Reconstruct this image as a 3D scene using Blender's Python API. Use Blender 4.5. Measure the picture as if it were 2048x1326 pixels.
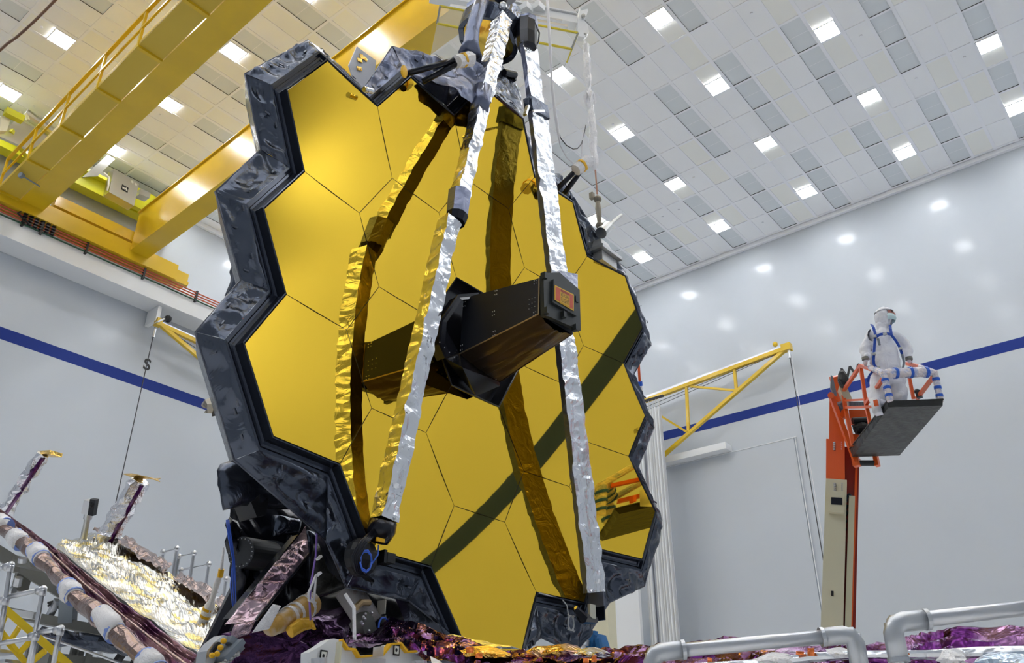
import bpy, bmesh, math, random
from mathutils import Vector, Matrix, noise
random.seed(7)
for o in list(bpy.data.objects): bpy.data.objects.remove(o)
C = bpy.context.scene.collection
sc = bpy.context.scene
# ---------------------------------------------------------------- camera
F = 1726.307
Z0 = 1.7                                   # height of the camera above the floor
RM = ((0.7725957, 0.6348873, 0.0037397), (-0.2956637, 0.3649938, -0.8828152), (-0.5618531, 0.6809535, 0.4697056))
Rm = Matrix(RM)
RT = Rm.transposed()
camd = bpy.data.cameras.new('camera'); cam = bpy.data.objects.new('camera', camd); C.objects.link(cam)
camd.sensor_width = 36.0; camd.lens = 36.0 * F / 2048.0; camd.clip_start = 0.05; camd.clip_end = 200
right = RT @ Vector((1, 0, 0)); up = RT @ Vector((0, -1, 0)); back = RT @ Vector((0, 0, -1))
cam.matrix_world = Matrix(((right.x, up.x, back.x, 0), (right.y, up.y, back.y, 0), (right.z, up.z, back.z, Z0), (0, 0, 0, 1)))
sc.camera = cam
# ---------------------------------------------------------------- world, exposure
sc.view_settings.view_transform = 'Standard'; sc.view_settings.look = 'None'
sc.view_settings.gamma = 1.0; sc.view_settings.use_curve_mapping = False
sc.view_settings.exposure = 1.48
wd = bpy.data.worlds.new('world'); sc.world = wd; wd.use_nodes = True
wd.node_tree.nodes['Background'].inputs[0].default_value = (0.75, 0.85, 1.0, 1); wd.node_tree.nodes['Background'].inputs[1].default_value = 0.05
LIGHT_E = 20.0

# ---------------------------------------------------------------- measuring helpers
def ray(x, y): return RT @ Vector(((x - 1024) / F, (y - 663) / F, 1.0))
def at(x, y, ax, val):                      # point of the sight line on a plane of the room (relative heights)
    d = ray(x, y); v = d * (val / d[ax]); return Vector((v.x, v.y, v.z + Z0))
def cz(x, y, dep):
    v = ray(x, y) * dep; return Vector((v.x, v.y, v.z + Z0))
def V(x, y, z): return Vector((x, y, z))
def W(x, y, z): return Vector((x, y, z + Z0))
MC = Vector((-5.7859, 6.3817, 4.4385 + Z0))
_w = Vector((0.0034268, 0.0086703, -0.0109382))
MR = Matrix.Rotation(_w.length, 3, _w.normalized())
MRT = MR.transposed()
RC = 15.9
CAM = Vector((0, 0, Z0))
def L(x, y, ax, val):                       # same, in the telescope's own frame
    o = MRT @ (CAM - MC); d = MRT @ ray(x, y); t = (val - o[ax]) / d[ax]; return o + d * t
def Lw(p): return MRT @ (p - MC)

# ---------------------------------------------------------------- materials
MATS = {}
def mat(name, col=(.5, .5, .5), rough=.5, metal=0.0, bump=None, emit=None, coat=0, alpha=None, trans=0, var=None, spec=.5, coatr=.1, ior=1.45):
    if name in MATS: return MATS[name]
    m = bpy.data.materials.new(name); m.use_nodes = True; MATS[name] = m
    nt = m.node_tree; b = nt.nodes['Principled BSDF']
    b.inputs['Base Color'].default_value = (*col, 1); b.inputs['Roughness'].default_value = rough; b.inputs['Metallic'].default_value = metal
    b.inputs['Specular IOR Level'].default_value = spec; b.inputs['IOR'].default_value = ior
    if coat: b.inputs['Coat Weight'].default_value = coat; b.inputs['Coat Roughness'].default_value = coatr
    if trans: b.inputs['Transmission Weight'].default_value = trans
    if alpha is not None: b.inputs['Alpha'].default_value = alpha
    if emit: b.inputs['Emission Color'].default_value = (*emit[0], 1); b.inputs['Emission Strength'].default_value = emit[1]
    tc = nt.nodes.new('ShaderNodeTexCoord')
    if bump:                                # list of (kind, scale, strength, distance)
        prev = None
        for kind, scl, st, dist in bump:
            if kind == 'v':
                n = nt.nodes.new('ShaderNodeTexVoronoi'); n.inputs['Scale'].default_value = scl; n.feature = 'F1'; out = n.outputs['Distance']
            else:
                n = nt.nodes.new('ShaderNodeTexNoise'); n.inputs['Scale'].default_value = scl; n.inputs['Detail'].default_value = 3.0; out = n.outputs['Fac']
                n.inputs['Distortion'].default_value = 1.0 if kind == 'd' else 0.0
            nt.links.new(tc.outputs['Object'], n.inputs['Vector'])
            bp = nt.nodes.new('ShaderNodeBump'); bp.inputs['Strength'].default_value = st; bp.inputs['Distance'].default_value = dist
            nt.links.new(out, bp.inputs['Height'])
            if prev: nt.links.new(prev.outputs['Normal'], bp.inputs['Normal'])
            prev = bp
        nt.links.new(prev.outputs['Normal'], b.inputs['Normal'])
    if var:                                 # (second colour, scale, low, high)
        c2, scl, lo, hi = var
        n = nt.nodes.new('ShaderNodeTexNoise'); n.inputs['Scale'].default_value = scl; n.inputs['Detail'].default_value = 4
        nt.links.new(tc.outputs['Object'], n.inputs['Vector'])
        r = nt.nodes.new('ShaderNodeValToRGB'); r.color_ramp.elements[0].position = lo; r.color_ramp.elements[1].position = hi
        r.color_ramp.elements[0].color = (*col, 1); r.color_ramp.elements[1].color = (*c2, 1)
        nt.links.new(n.outputs['Fac'], r.inputs['Fac']); nt.links.new(r.outputs['Color'], b.inputs['Base Color'])
    return m
wall_m = mat('wall_paint', (.52, .555, .60), .5, bump=[('n', .35, .05, .5)], coat=.28, coatr=.14, var=((.505, .54, .585), .3, .35, .65))
ceil_m = mat('ceiling_tile', (.94, .95, .97), .6)
ceilg_m = mat('ceiling_tile_cream', (.93, .93, .89), .6)
grille_m = mat('perforated_grille', (.76, .80, .83), .6, bump=[('n', 60, .2, .01)])
bar_m = mat('ceiling_bar', (.93, .94, .98), .45)
edge_m = mat('dark_gap', (.05, .05, .05), .7)
blue_m = mat('blue_paint', (.014, .036, .23), .5, spec=.2)
wallx_m = mat('wall_paint_matt', (.54, .575, .62), .55, spec=.3)
white_m = mat('white_enamel', (.80, .81, .82), .4)
floor_m = mat('floor_vinyl', (.94, .94, .94), .35)
yel_m = mat('crane_yellow', (.72, .47, .012), .32, coat=.3, coatr=.12, var=((.66, .43, .012), .8, .4, .6))
yel2_m = mat('walkway_yellow', (.62, .43, .05), .55)
lime_m = mat('lime_paint', (.60, .58, .01), .4, coat=.2)
orange_m = mat('lift_orange', (.80, .115, .012), .38, coat=.3)
cream_m = mat('lift_cream', (.66, .62, .45), .45)
steel_m = mat('brushed_steel', (.55, .55, .53), .28, 1.0, bump=[('n', 90, .05, .01)])
alu_m = mat('aluminium', (.62, .63, .66), .30, .9)
greyp_m = mat('grey_paint', (.20, .23, .27), .5)
blackp_m = mat('black_paint', (.012, .012, .014), .45)
black_m = mat('black_anodised', (.014, .016, .024), .55, bump=[('n', 150, .1, .002)])
brown_m = mat('dark_kapton', (.085, .055, .036), .28, .6, bump=[('d', 3, .4, .05)])
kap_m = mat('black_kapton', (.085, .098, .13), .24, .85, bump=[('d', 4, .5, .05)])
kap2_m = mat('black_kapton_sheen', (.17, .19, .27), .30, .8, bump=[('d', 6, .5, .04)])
chan_m = mat('rim_channel_black', (.05, .06, .085), .16, .6)
gloss_m = mat('black_gloss', (.014, .015, .022), .18, .3)
tab_m = mat('foil_tab', (.12, .13, .16), .3, .7)
gold_m = mat('mirror_gold', (1.0, .635, .045), .012, 1.0)
goldb_m = mat('gold_foil', (.95, .62, .16), .25, 1.0, bump=[('d', 14, .6, .03)])
silver_m = mat('silver_foil', (.80, .82, .86), .24, 1.0, bump=[('d', 4.5, .6, .05)])
sheet_m = mat('silver_gold_film', (.66, .65, .60), .26, 1.0, bump=[('d', 3, .5, .06)], var=((.72, .58, .22), 4, .52, .6))
purple_m = mat('purple_film', (.26, .15, .25), .17, 1.0, bump=[('d', 5, .6, .04)], var=((.07, .015, .09), 3.0, .40, .56))
mauve_m = mat('mauve_film', (.56, .42, .46), .26, 1.0, bump=[('d', 5, .5, .04)], var=((.34, .22, .28), 2.5, .45, .65))
fold_m = mat('membrane_film', (.42, .31, .33), .24, 1.0, bump=[('d', 6, .5, .04)], var=((.24, .12, .22), 3, .48, .62))
bronze_m = mat('bronze_film', (.34, .24, .21), .25, 1.0, bump=[('d', 6, .6, .04)])
cable_m = mat('cable_dark', (.05, .05, .055), .5)
rope_m = mat('white_rope', (.80, .78, .80), .7)
film_m = mat('plastic_wrap', (.93, .91, .92), .25, bump=[('d', 30, .8, .02)])
wrap_m = mat('rail_wrap', (.86, .78, .80), .3, bump=[('d', 30, .8, .02)], var=((.45, .50, .72), 9, .50, .62))
palebl_m = mat('pale_blue_band', (.22, .33, .75), .45)
bluetape_m = mat('blue_tape', (.02, .12, .62), .4)
yeltape_m = mat('amber_tape', (.85, .47, .01), .35)
suit_m = mat('white_suit', (.84, .85, .92), .75, bump=[('d', 7, .5, .03), ('n', 25, .2, .01)])
mask_m = mat('face_mask', (.62, .80, .84), .7)
skin_m = mat('skin', (.50, .20, .17), .5)
strap_m = mat('harness_blue', (.015, .07, .42), .6)
drape_m = mat('black_drape', (.022, .023, .022), .38, bump=[('d', 5, .4, .03), ('n', 14, .3, .02)])
copper_m = mat('conductor_red', (.50, .10, .04), .4)
teal_m = mat('blue_machine', (.01, .16, .42), .4)
glass_m = mat('clear_acrylic', (.9, .93, .9), .05, alpha=.22)

# ---------------------------------------------------------------- mesh builder
class MB:
    def __init__(s): s.v = []; s.f = []; s.m = []
    def add(s, vs, fs, mi=0):
        o = len(s.v); s.v += [Vector(v) for v in vs]; s.f += [tuple(i + o for i in f) for f in fs]; s.m += [mi] * len(fs); return s
    def box(s, c, size, rot=None, mi=0):
        hx, hy, hz = size[0] / 2, size[1] / 2, size[2] / 2
        vs = [Vector((x, y, z)) for x in (-hx, hx) for y in (-hy, hy) for z in (-hz, hz)]
        if rot is not None: vs = [rot @ v for v in vs]
        c = Vector(c); return s.add([v + c for v in vs], [(0, 1, 3, 2), (4, 6, 7, 5), (0, 4, 5, 1), (2, 3, 7, 6), (0, 2, 6, 4), (1, 5, 7, 3)], mi)
    def b2(s, lo, hi, mi=0):
        return s.box([(a + b) / 2 for a, b in zip(lo, hi)], [abs(b - a) for a, b in zip(lo, hi)], None, mi)
    def beam(s, p0, p1, w, h, upv=(0, 0, 1), mi=0):
        p0 = Vector(p0); p1 = Vector(p1); d = p1 - p0; l = d.length; d.normalize(); u = Vector(upv); sd = d.cross(u)
        if sd.length < 1e-4: sd = d.cross(Vector((1, 0, 0)))
        sd.normalize(); u = sd.cross(d)
        return s.box((p0 + p1) / 2, (l, w, h), Matrix((d, sd, u)).transposed(), mi)
    def tube(s, pts, r, n=10, mi=0, cap=True):
        pts = [Vector(p) for p in pts]; rs = r if isinstance(r, (list, tuple)) else [r] * len(pts)
        o = len(s.v); prev = None
        for i, p in enumerate(pts):
            t = (pts[min(i + 1, len(pts) - 1)] - pts[max(i - 1, 0)]).normalized()
            if prev is None:
                a = t.cross(Vector((0, 0, 1)));
                if a.length < .05: a = t.cross(Vector((1, 0, 0)))
            else: a = prev - t * prev.dot(t)
            a.normalize(); prev = a; b = t.cross(a)
            for k in range(n):
                an = 2 * math.pi * k / n; s.v.append(p + (a * math.cos(an) + b * math.sin(an)) * rs[i])
        for i in range(len(pts) - 1):
            for k in range(n):
                s.f.append((o + i * n + k, o + i * n + (k + 1) % n, o + (i + 1) * n + (k + 1) % n, o + (i + 1) * n + k)); s.m.append(mi)
        if cap:
            s.f.append(tuple(o + k for k in range(n))[::-1]); s.m.append(mi)
            s.f.append(tuple(o + (len(pts) - 1) * n + k for k in range(n))); s.m.append(mi)
        return s
    def prism(s, poly, off, mi=0):
        n = len(poly); a = [Vector(p) for p in poly]; b = [p + Vector(off) for p in a]
        return s.add(a + b, [tuple(range(n))[::-1], tuple(range(n, 2 * n))] + [(i, (i + 1) % n, n + (i + 1) % n, n + i) for i in range(n)], mi)
    def ball(s, c, r, n=10, m=7, mi=0):
        c = Vector(c); r = r if isinstance(r, (tuple, list)) else (r, r, r); vs = []; fs = []
        for i in range(m + 1):
            ph = math.pi * i / m
            for k in range(n):
                th = 2 * math.pi * k / n; vs.append(c + Vector((r[0] * math.sin(ph) * math.cos(th), r[1] * math.sin(ph) * math.sin(th), r[2] * math.cos(ph))))
        for i in range(m):
            for k in range(n): fs.append((i * n + k, (i + 1) * n + k, (i + 1) * n + (k + 1) % n, i * n + (k + 1) % n))
        return s.add(vs, fs, mi)
    def grid(s, fn, nu, nv, mi=0):
        vs = [fn(i / nu, j / nv) for j in range(nv + 1) for i in range(nu + 1)]
        return s.add(vs, [(j * (nu + 1) + i, j * (nu + 1) + i + 1, (j + 1) * (nu + 1) + i + 1, (j + 1) * (nu + 1) + i) for j in range(nv) for i in range(nu)], mi)
    def build(s, name, mats, parent=None, smooth=False, loc=None, kind=None, label=None):
        me = bpy.data.meshes.new(name)
        off = Vector(loc) if loc is not None else Vector((0, 0, 0))
        me.from_pydata([v - off for v in s.v], [], s.f)
        for m in (mats if isinstance(mats, (list, tuple)) else [mats]): me.materials.append(m)
        for p, i in zip(me.polygons, s.m): p.material_index = i; p.use_smooth = smooth
        bm = bmesh.new(); bm.from_mesh(me); bmesh.ops.recalc_face_normals(bm, faces=bm.faces) if not getattr(s, 'keep', False) else None; bm.to_mesh(me); bm.free()
        o = bpy.data.objects.new(name, me); C.objects.link(o); o.location = off
        if parent is not None: o.parent = parent
        if kind: o['kind'] = kind
        if label: o['label'] = label
        return o
def thing(name, label, cat, loc=(0, 0, 0), group=None):
    o = bpy.data.objects.new(name, None); C.objects.link(o); o.location = loc; o['label'] = label; o['category'] = cat
    if group: o['group'] = group
    o.empty_display_size = .1
    return o
def tag(o, label, cat, group=None):
    o['label'] = label; o['category'] = cat
    if group: o['group'] = group
    return o
def rel(t, pts): return [Vector(p) - t.location for p in pts]
def crumple(v, sc_, amp, seed=0):
    p = Vector(v) * sc_ + Vector((seed * 7.3, seed * 3.1, seed))
    a = noise.noise(p); b = noise.noise(p * 2.3 + Vector((5, 1, 9)))
    return amp * ((1 - 2 * abs(a)) * .7 + .45 * (1 - 2 * abs(b)) - .4)
def n3(v, sc_, amp, seed=0):
    p = Vector(v) * sc_ + Vector((seed * 7.3, seed * 3.1, seed))
    return noise.noise_vector(p) * amp
def foil(quad, nu, nv, scl, amp, seed=0, base=None):  # crumpled patch between four corners a,b (bottom) d,c (top)
    a, b, c, d = [Vector(p) for p in quad]; nrm = (b - a).cross(d - a).normalized()
    def fn(u, v):
        p = (a * (1 - u) + b * u) * (1 - v) + (d * (1 - u) + c * u) * v
        w = min(1, 6 * min(u, 1 - u, v, 1 - v) + .25)
        return p + nrm * crumple(p, scl, amp * w, seed)
    m = MB(); m.grid(fn, nu, nv); return m

# ================================================================ the room
XL, XR, YF, YN, H = -24.3, 6.45, 25.65, -10.0, 17.5
def slab(name, lo, hi, m):
    o = MB().b2(lo, hi).build(name, m); o['kind'] = 'structure'; return o
slab('floor', (XL - .3, YN - .3, -.3), (XR + .3, YF + .3, 0), floor_m)
slab('wall_left', (XL - .3, YN - .3, 0), (XL, YF + .3, H + Z0 + .2), wall_m)
slab('wall_back', (XL, YF, 0), (XR + .3, YF + .3, H + Z0 + .2), wall_m)
slab('wall_right', (XR, YN, 0), (XR + .3, YF, H + Z0 + .2), wallx_m)
slab('wall_front', (XL, YN - .3, 0), (XR + .3, YN, H + Z0 + .2), wall_m)
# blue stripe round the walls
zs0, zs1 = 10.98 + Z0, 11.30 + Z0
slab('trim_1', (XL, YF - .004, zs0), (XR, YF, zs1), blue_m)
slab('trim_2', (XL, YN, zs0 - .05), (XL + .004, YF - .01, zs1 - .02), blue_m)
slab('trim_3', (XR - .004, YN, zs0 + .05), (XR, YF - .01, zs1 + .07), blue_m)
slab('trim_4', (XL + .01, YN, zs0), (XR - .01, YN + .004, zs1), blue_m)
# ceiling of 4 x 2 tiles in a bar grid
SA, SB = 3.1496, 3.1241; A0, B0 = -10.279, 14.5285
ca, rb = SA / 5, SB * .4
cmin, cmax = math.floor((XL - A0) / ca) - 1, math.ceil((XR - A0) / ca) + 1
rmin, rmax = math.floor((YN - B0) / rb) - 3, math.ceil((YF - B0) / rb) + 1
lightcells = {}
LI = []
for j in range(-4, 6):
    for i in range(-6, 4):
        a = A0 + j * SA; b = B0 + i * SB
        if XL + .4 < a < XR - .4 and YN + .4 < b < YF - .4: LI.append((i, j, a, b)); lightcells[(5 * j, round((b - B0 - .3 * SB) / rb - .5))] = (i, j)
cm = MB(); zc = H + Z0
for c in range(cmin, cmax + 1):
    for r in range(rmin, rmax + 1):
        x0, x1 = A0 + (c - .5) * ca + .046, A0 + (c + .5) * ca - .046
        y0 = B0 + .3 * SB + r * rb + .036; y1 = y0 + rb - .072
        x0, x1, y0, y1 = max(x0, XL), min(x1, XR), max(y0, YN), min(y1, YF)
        if x1 <= x0 or y1 <= y0: continue
        lc = lightcells.get((c, r))
        dark = (c % 3 == 0) and (r % 4 != 0) and lc is None
        h = random.random()
        mi = 1 if dark else (3 if (lc is not None or h < .22) else 0)
        z = zc + (.012 if dark else .006)
        cm.add([(x0, y0, z), (x1, y0, z), (x1, y1, z), (x0, y1, z)], [(0, 1, 2, 3)], mi)
        # lip of the bar
        for (ax, ay), (bx, by) in (((x0, y0), (x1, y0)), ((x1, y0), (x1, y1)), ((x1, y1), (x0, y1)), ((x0, y1), (x0, y0))):
            cm.add([(ax, ay, zc - .012), (bx, by, zc - .012), (bx, by, z), (ax, ay, z)], [(0, 1, 2, 3)], 4 if dark else 2)
        if dark:
            ym = (y0 + y1) / 2; cm.add([(x0, ym - .008, z - .004), (x1, ym - .008, z - .004), (x1, ym + .008, z - .004), (x0, ym + .008, z - .004)], [(0, 1, 2, 3)], 2)
        elif h > .9:
            cm.tube([((x0 + x1) / 2, y0 + rb * .3, z), ((x0 + x1) / 2, y0 + rb * .3, z - .03)], .035, 8, 2)
for c in range(cmin, cmax + 2):
    x = A0 + (c - .5) * ca
    if XL < x < XR: cm.add([(x - .046, YN, zc - .012), (x + .046, YN, zc - .012), (x + .046, YF, zc - .012), (x - .046, YF, zc - .012)], [(0, 1, 2, 3)], 2)
for r in range(rmin, rmax + 2):
    y = B0 + .3 * SB + r * rb
    if YN < y < YF: cm.add([(XL, y - .036, zc - .0125), (XR, y - .036, zc - .0125), (XR, y + .036, zc - .0125), (XL, y + .036, zc - .0125)], [(0, 1, 2, 3)], 2)
cm.b2((XL, YN, zc + .02), (XR, YF, zc + .3), 2)
o = cm.build('ceiling', [ceil_m, grille_m, bar_m, ceilg_m, edge_m]); o['kind'] = 'structure'
slab('trim_5', (XL, YF - .12, zc - .16), (XR, YF, zc - .013), bar_m)
slab('trim_6', (XL, YN, zc - .16), (XL + .12, YF - .13, zc - .013), bar_m)

# ceiling lights: one built, the rest copied
em_m = mat('diffuser_glow', (1, 1, 1), .5, emit=((.96, .98, 1.0), LIGHT_E))
t0 = thing('ceiling_light', '', 'ceiling light', (0, 0, zc))
fm = MB(); s_ = .27
for a, b in (((-s_, -s_), (s_, -s_)), ((s_, -s_), (s_, s_)), ((s_, s_), (-s_, s_)), ((-s_, s_), (-s_, -s_))):
    fm.beam((a[0], a[1], -.02), (b[0], b[1], -.02), .03, .03)
fr = fm.build('frame', bar_m, t0)
dm = MB(); dm.b2((-s_ + .012, -s_ + .012, -.022), (s_ - .012, s_ - .012, -.012))
di = dm.build('diffuser', em_m, t0)
bm_ = MB()
for sx in (-.13, .13):
    for q in (-.03, .03): bm_.b2((sx + q - .014, -.27, -.03), (sx + q + .014, -.19, -.021))
bl = bm_.build('lamp_end', ceilg_m, t0)
side = {}
vis = [k for k in LI]
def pix(p):
    c = Rm @ (Vector(p) - CAM); return (1024 + F * c.x / c.z, 663 + F * c.y / c.z, c.z) if c.z > .01 else (9e9, 9e9, -1)
LN = {(0, 0): 'ceiling light right of the tall silver strut, beside the plastic wrapped sling', (1, 0): 'ceiling light just right of the hanging sling, below the upper one', (2, 0): 'ceiling light in the middle of the right-hand ceiling above the steel rod',
 (3, 0): 'ceiling light closest to the back wall in the row starting beside the sling', (0, 1): 'ceiling light right of the lifting beam end at the top edge', (1, 1): 'ceiling light second down from the top in the row right of the lifting beam',
 (2, 1): 'ceiling light third down in the row right of the lifting beam', (3, 1): 'ceiling light last down in the row right of the lifting beam, near the back wall', (1, 2): 'upper ceiling light of the row straight above the person',
 (2, 2): 'middle ceiling light of the row straight above the person', (3, 2): 'lowest ceiling light of the row straight above the person', (2, 3): 'ceiling light near the top right corner, the upper of two', (3, 3): 'ceiling light cut by the right edge of the photo',
 (3, -1): 'ceiling light just right of the mirror, closest to the wall edge', (2, -1): 'ceiling light half hidden behind the shackle of the sling', (-3, -3): 'ceiling light at far left between the brown rope and the walkway rail',
 (-3, -4): 'ceiling light at the left edge above the steel trolley', (-2, -2): 'ceiling light between the two yellow girders, nearest the mirror', (-2, -3): 'ceiling light between the two yellow girders, middle of three', (-2, -4): 'ceiling light above the steel electrical cabinet', (-2, -1): 'ceiling light cut by the top edge left of the far girder'}
first = True
for i, j, a, b in LI:
    if first: o = t0; ch = [fr, di, bl]
    else:
        o = t0.copy(); C.objects.link(o)
        for c_ in (fr, di, bl): d = c_.copy(); C.objects.link(d); d.parent = o
    first = False
    o.location = (a, b, zc - .004)
    px = pix((a, b, zc)); o['group'] = 'square ceiling lights'
    o['label'] = LN.get((i, j), 'square ceiling light outside the view')

# ================================================================ the telescope
tel = thing('space_telescope', 'huge space telescope with a gold honeycomb mirror wrapped in black foil', 'telescope', MC)
tel.rotation_euler = MR.to_euler()
s = 0.762; SQ = math.sqrt(3) * s
def hv(c, k, v, sc_=1.0):
    a = math.radians(60 * v); y = 1.5 * s * c + s * sc_ * math.cos(a); z = k * SQ + s * sc_ * math.sin(a)
    return Vector(((y * y + z * z) / (2 * RC), y, z))
def segment(c, k):
    m = MB(); n = 10; idx = {}
    cy, cz_ = 1.5 * s * c, k * SQ
    g = .9955
    for side_ in range(6):
        a0, a1 = math.radians(60 * side_), math.radians(60 * side_ + 60)
        for i in range(n + 1):
            for j in range(n + 1 - i):
                y = cy + g * s * (i * math.cos(a0) + j * math.cos(a1)) / n; z = cz_ + g * s * (i * math.sin(a0) + j * math.sin(a1)) / n
                key = (round(y, 5), round(z, 5))
                if key not in idx: idx[key] = len(m.v); m.v.append(Vector(((y * y + z * z) / (2 * RC), y, z)))
        def vid(i, j):
            y = cy + g * s * (i * math.cos(a0) + j * math.cos(a1)) / n; z = cz_ + g * s * (i * math.sin(a0) + j * math.sin(a1)) / n
            return idx[(round(y, 5), round(z, 5))]
        for i in range(n):
            for j in range(n - i):
                m.f.append((vid(i, j), vid(i + 1, j), vid(i, j + 1))); m.m.append(0)
                if i + j < n - 1: m.f.append((vid(i + 1, j), vid(i + 1, j + 1), vid(i, j + 1))); m.m.append(0)
    # rim
    for v in range(6):
        a = hv(c, k, v, g); b = hv(c, k, v + 1, g); d = Vector((-.05, 0, 0)); e = Vector((-.0006, 0, 0))
        m.add([a + e, b + e, b + d, a + d], [(0, 1, 2, 3)], 1)
    me = bpy.data.meshes.new('mirror_segment'); me.from_pydata(m.v, [], m.f); me.materials.append(gold_m); me.materials.append(black_m)
    for p, i in zip(me.polygons, m.m): p.material_index = i; p.use_smooth = (i == 0)
    # exact concave normals for a clean reflection
    nl = []
    cen = Vector((RC, 0, 0))
    for lp in me.loops:
        nl.append((cen - me.vertices[lp.vertex_index].co).normalized())
    pn = []
    for p in me.polygons:
        flip = p.material_index == 0 and p.normal.x < 0
        if flip: p.flip()
    me.update()
    nl = []
    for p in me.polygons:
        for li in p.loop_indices:
            vi = me.loops[li].vertex_index
            nl.append((cen - me.vertices[vi].co).normalized() if p.material_index == 0 else p.normal.copy())
    me.normals_split_custom_set(nl)
    o = bpy.data.objects.new('mirror_segment', me); C.objects.link(o); o.parent = tel
    return o
for c in range(-2, 3):
    nh = 5 - abs(c)
    for q in range(nh):
        k = (nh - 1) / 2 - q
        if c == 0 and k == 0: continue
        segment(c, k)
# dark backplane behind the gaps
m = MB()
for c in range(-2, 3):
    nh = 5 - abs(c)
    for q in range(nh):
        k = (nh - 1) / 2 - q
        if c == 0 and k == 0: continue
        ctr = Vector((0, 1.5 * s * c, k * SQ)); ctr.x = (ctr.y ** 2 + ctr.z ** 2) / (2 * RC) - .035
        vs = [hv(c, k, v, 1.0) + Vector((-.035, 0, 0)) for v in range(6)]
        m.add([ctr] + vs, [(0, i + 1, (i + 1) % 6 + 1) for i in range(6)])
        m.add(vs + [v + Vector((-.35, 0, 0)) for v in vs], [(i, (i + 1) % 6, 6 + (i + 1) % 6, 6 + i) for i in range(6)] + [(6, 7, 8, 9, 10, 11)])
m.build('backplane', black_m, tel)

# black foil shroud round the rim: outline point for each rim vertex
def od(c, k, v, dy, dz, dx=-.2): p = hv(c, k, v); return p + Vector((dx, dy, dz))
def ol(x, y, X=.13): return L(x, y, 0, X)
RIM = [((-2, 1, 3), ol(489.3, 148)), ((-2, 1, 2), ol(615.7, 80)), ((-2, 1, 1), ol(727.4, 178, .12)), ((-1, 1.5, 2), ol(784, 93)), ((-1, 1.5, 1), ol(903, 125, .0)),
       ((0, 2, 2), od(0, 2, 2, -.2, .34)), ((0, 2, 1), od(0, 2, 1, .2, .34)), ((0, 2, 0), od(0, 2, 0, .26, .32)), ((1, 1.5, 1), ol(1118, 348, .2)), ((1, 1.5, 0), ol(1200, 478, .2)),
       ((2, 1, 1), ol(1249.7, 543.6, .2)), ((2, 1, 0), ol(1302, 686.7, .2)), ((2, 1, 5), ol(1268, 748, .2)), ((2, 0, 0), ol(1308.4, 855, .2)), ((2, 0, 5), ol(1276.7, 933, .2)),
       ((2, -1, 0), ol(1323.5, 1040, .2)), ((2, -1, 5), ol(1288.8, 1172, .2)), ((2, -1, 4), ol(1219, 1205, .15)), ((1, -1.5, 5), od(1, -1.5, 5, .1, -.5)), ((1, -1.5, 4), ol(1082, 1275, .1)),
       ((0, -2, 5), ol(1046, 1302, .2)), ((0, -2, 4), ol(925, 1285, .2)), ((0, -2, 3), ol(818, 1202, .1)), ((-1, -1.5, 4), ol(692.5, 1175, .1)), ((-1, -1.5, 3), ol(651, 1080, .1)),
       ((-2, -1, 4), ol(468, 919.5, .13)), ((-2, -1, 3), ol(390.6, 664.6)), ((-2, -1, 2), ol(481.8, 559.9)), ((-2, 0, 3), ol(430.2, 384)), ((-2, 0, 2), ol(521.4, 299))]
NR = len(RIM)
inner = [hv(*r[0]) for r in RIM]; outer = [r[1] for r in RIM]
def offs(i, d):                              # mitred in-plane offset of rim vertex i, away from the mirror
    p, q, r = inner[i - 1], inner[i], inner[(i + 1) % NR]
    e1 = (q - p); e2 = (r - q); e1.x = e2.x = 0; e1.normalize(); e2.normalize()
    n1 = Vector((0, -e1.z, e1.y)); n2 = Vector((0, -e2.z, e2.y))
    mm = n1 + n2
    if mm.length < .2: mm = n1
    mm.normalize(); return mm * (d / max(.5, mm.dot(n1)))
X_ = Vector((1, 0, 0))
SHEEN = {2, 3, 4}
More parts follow.
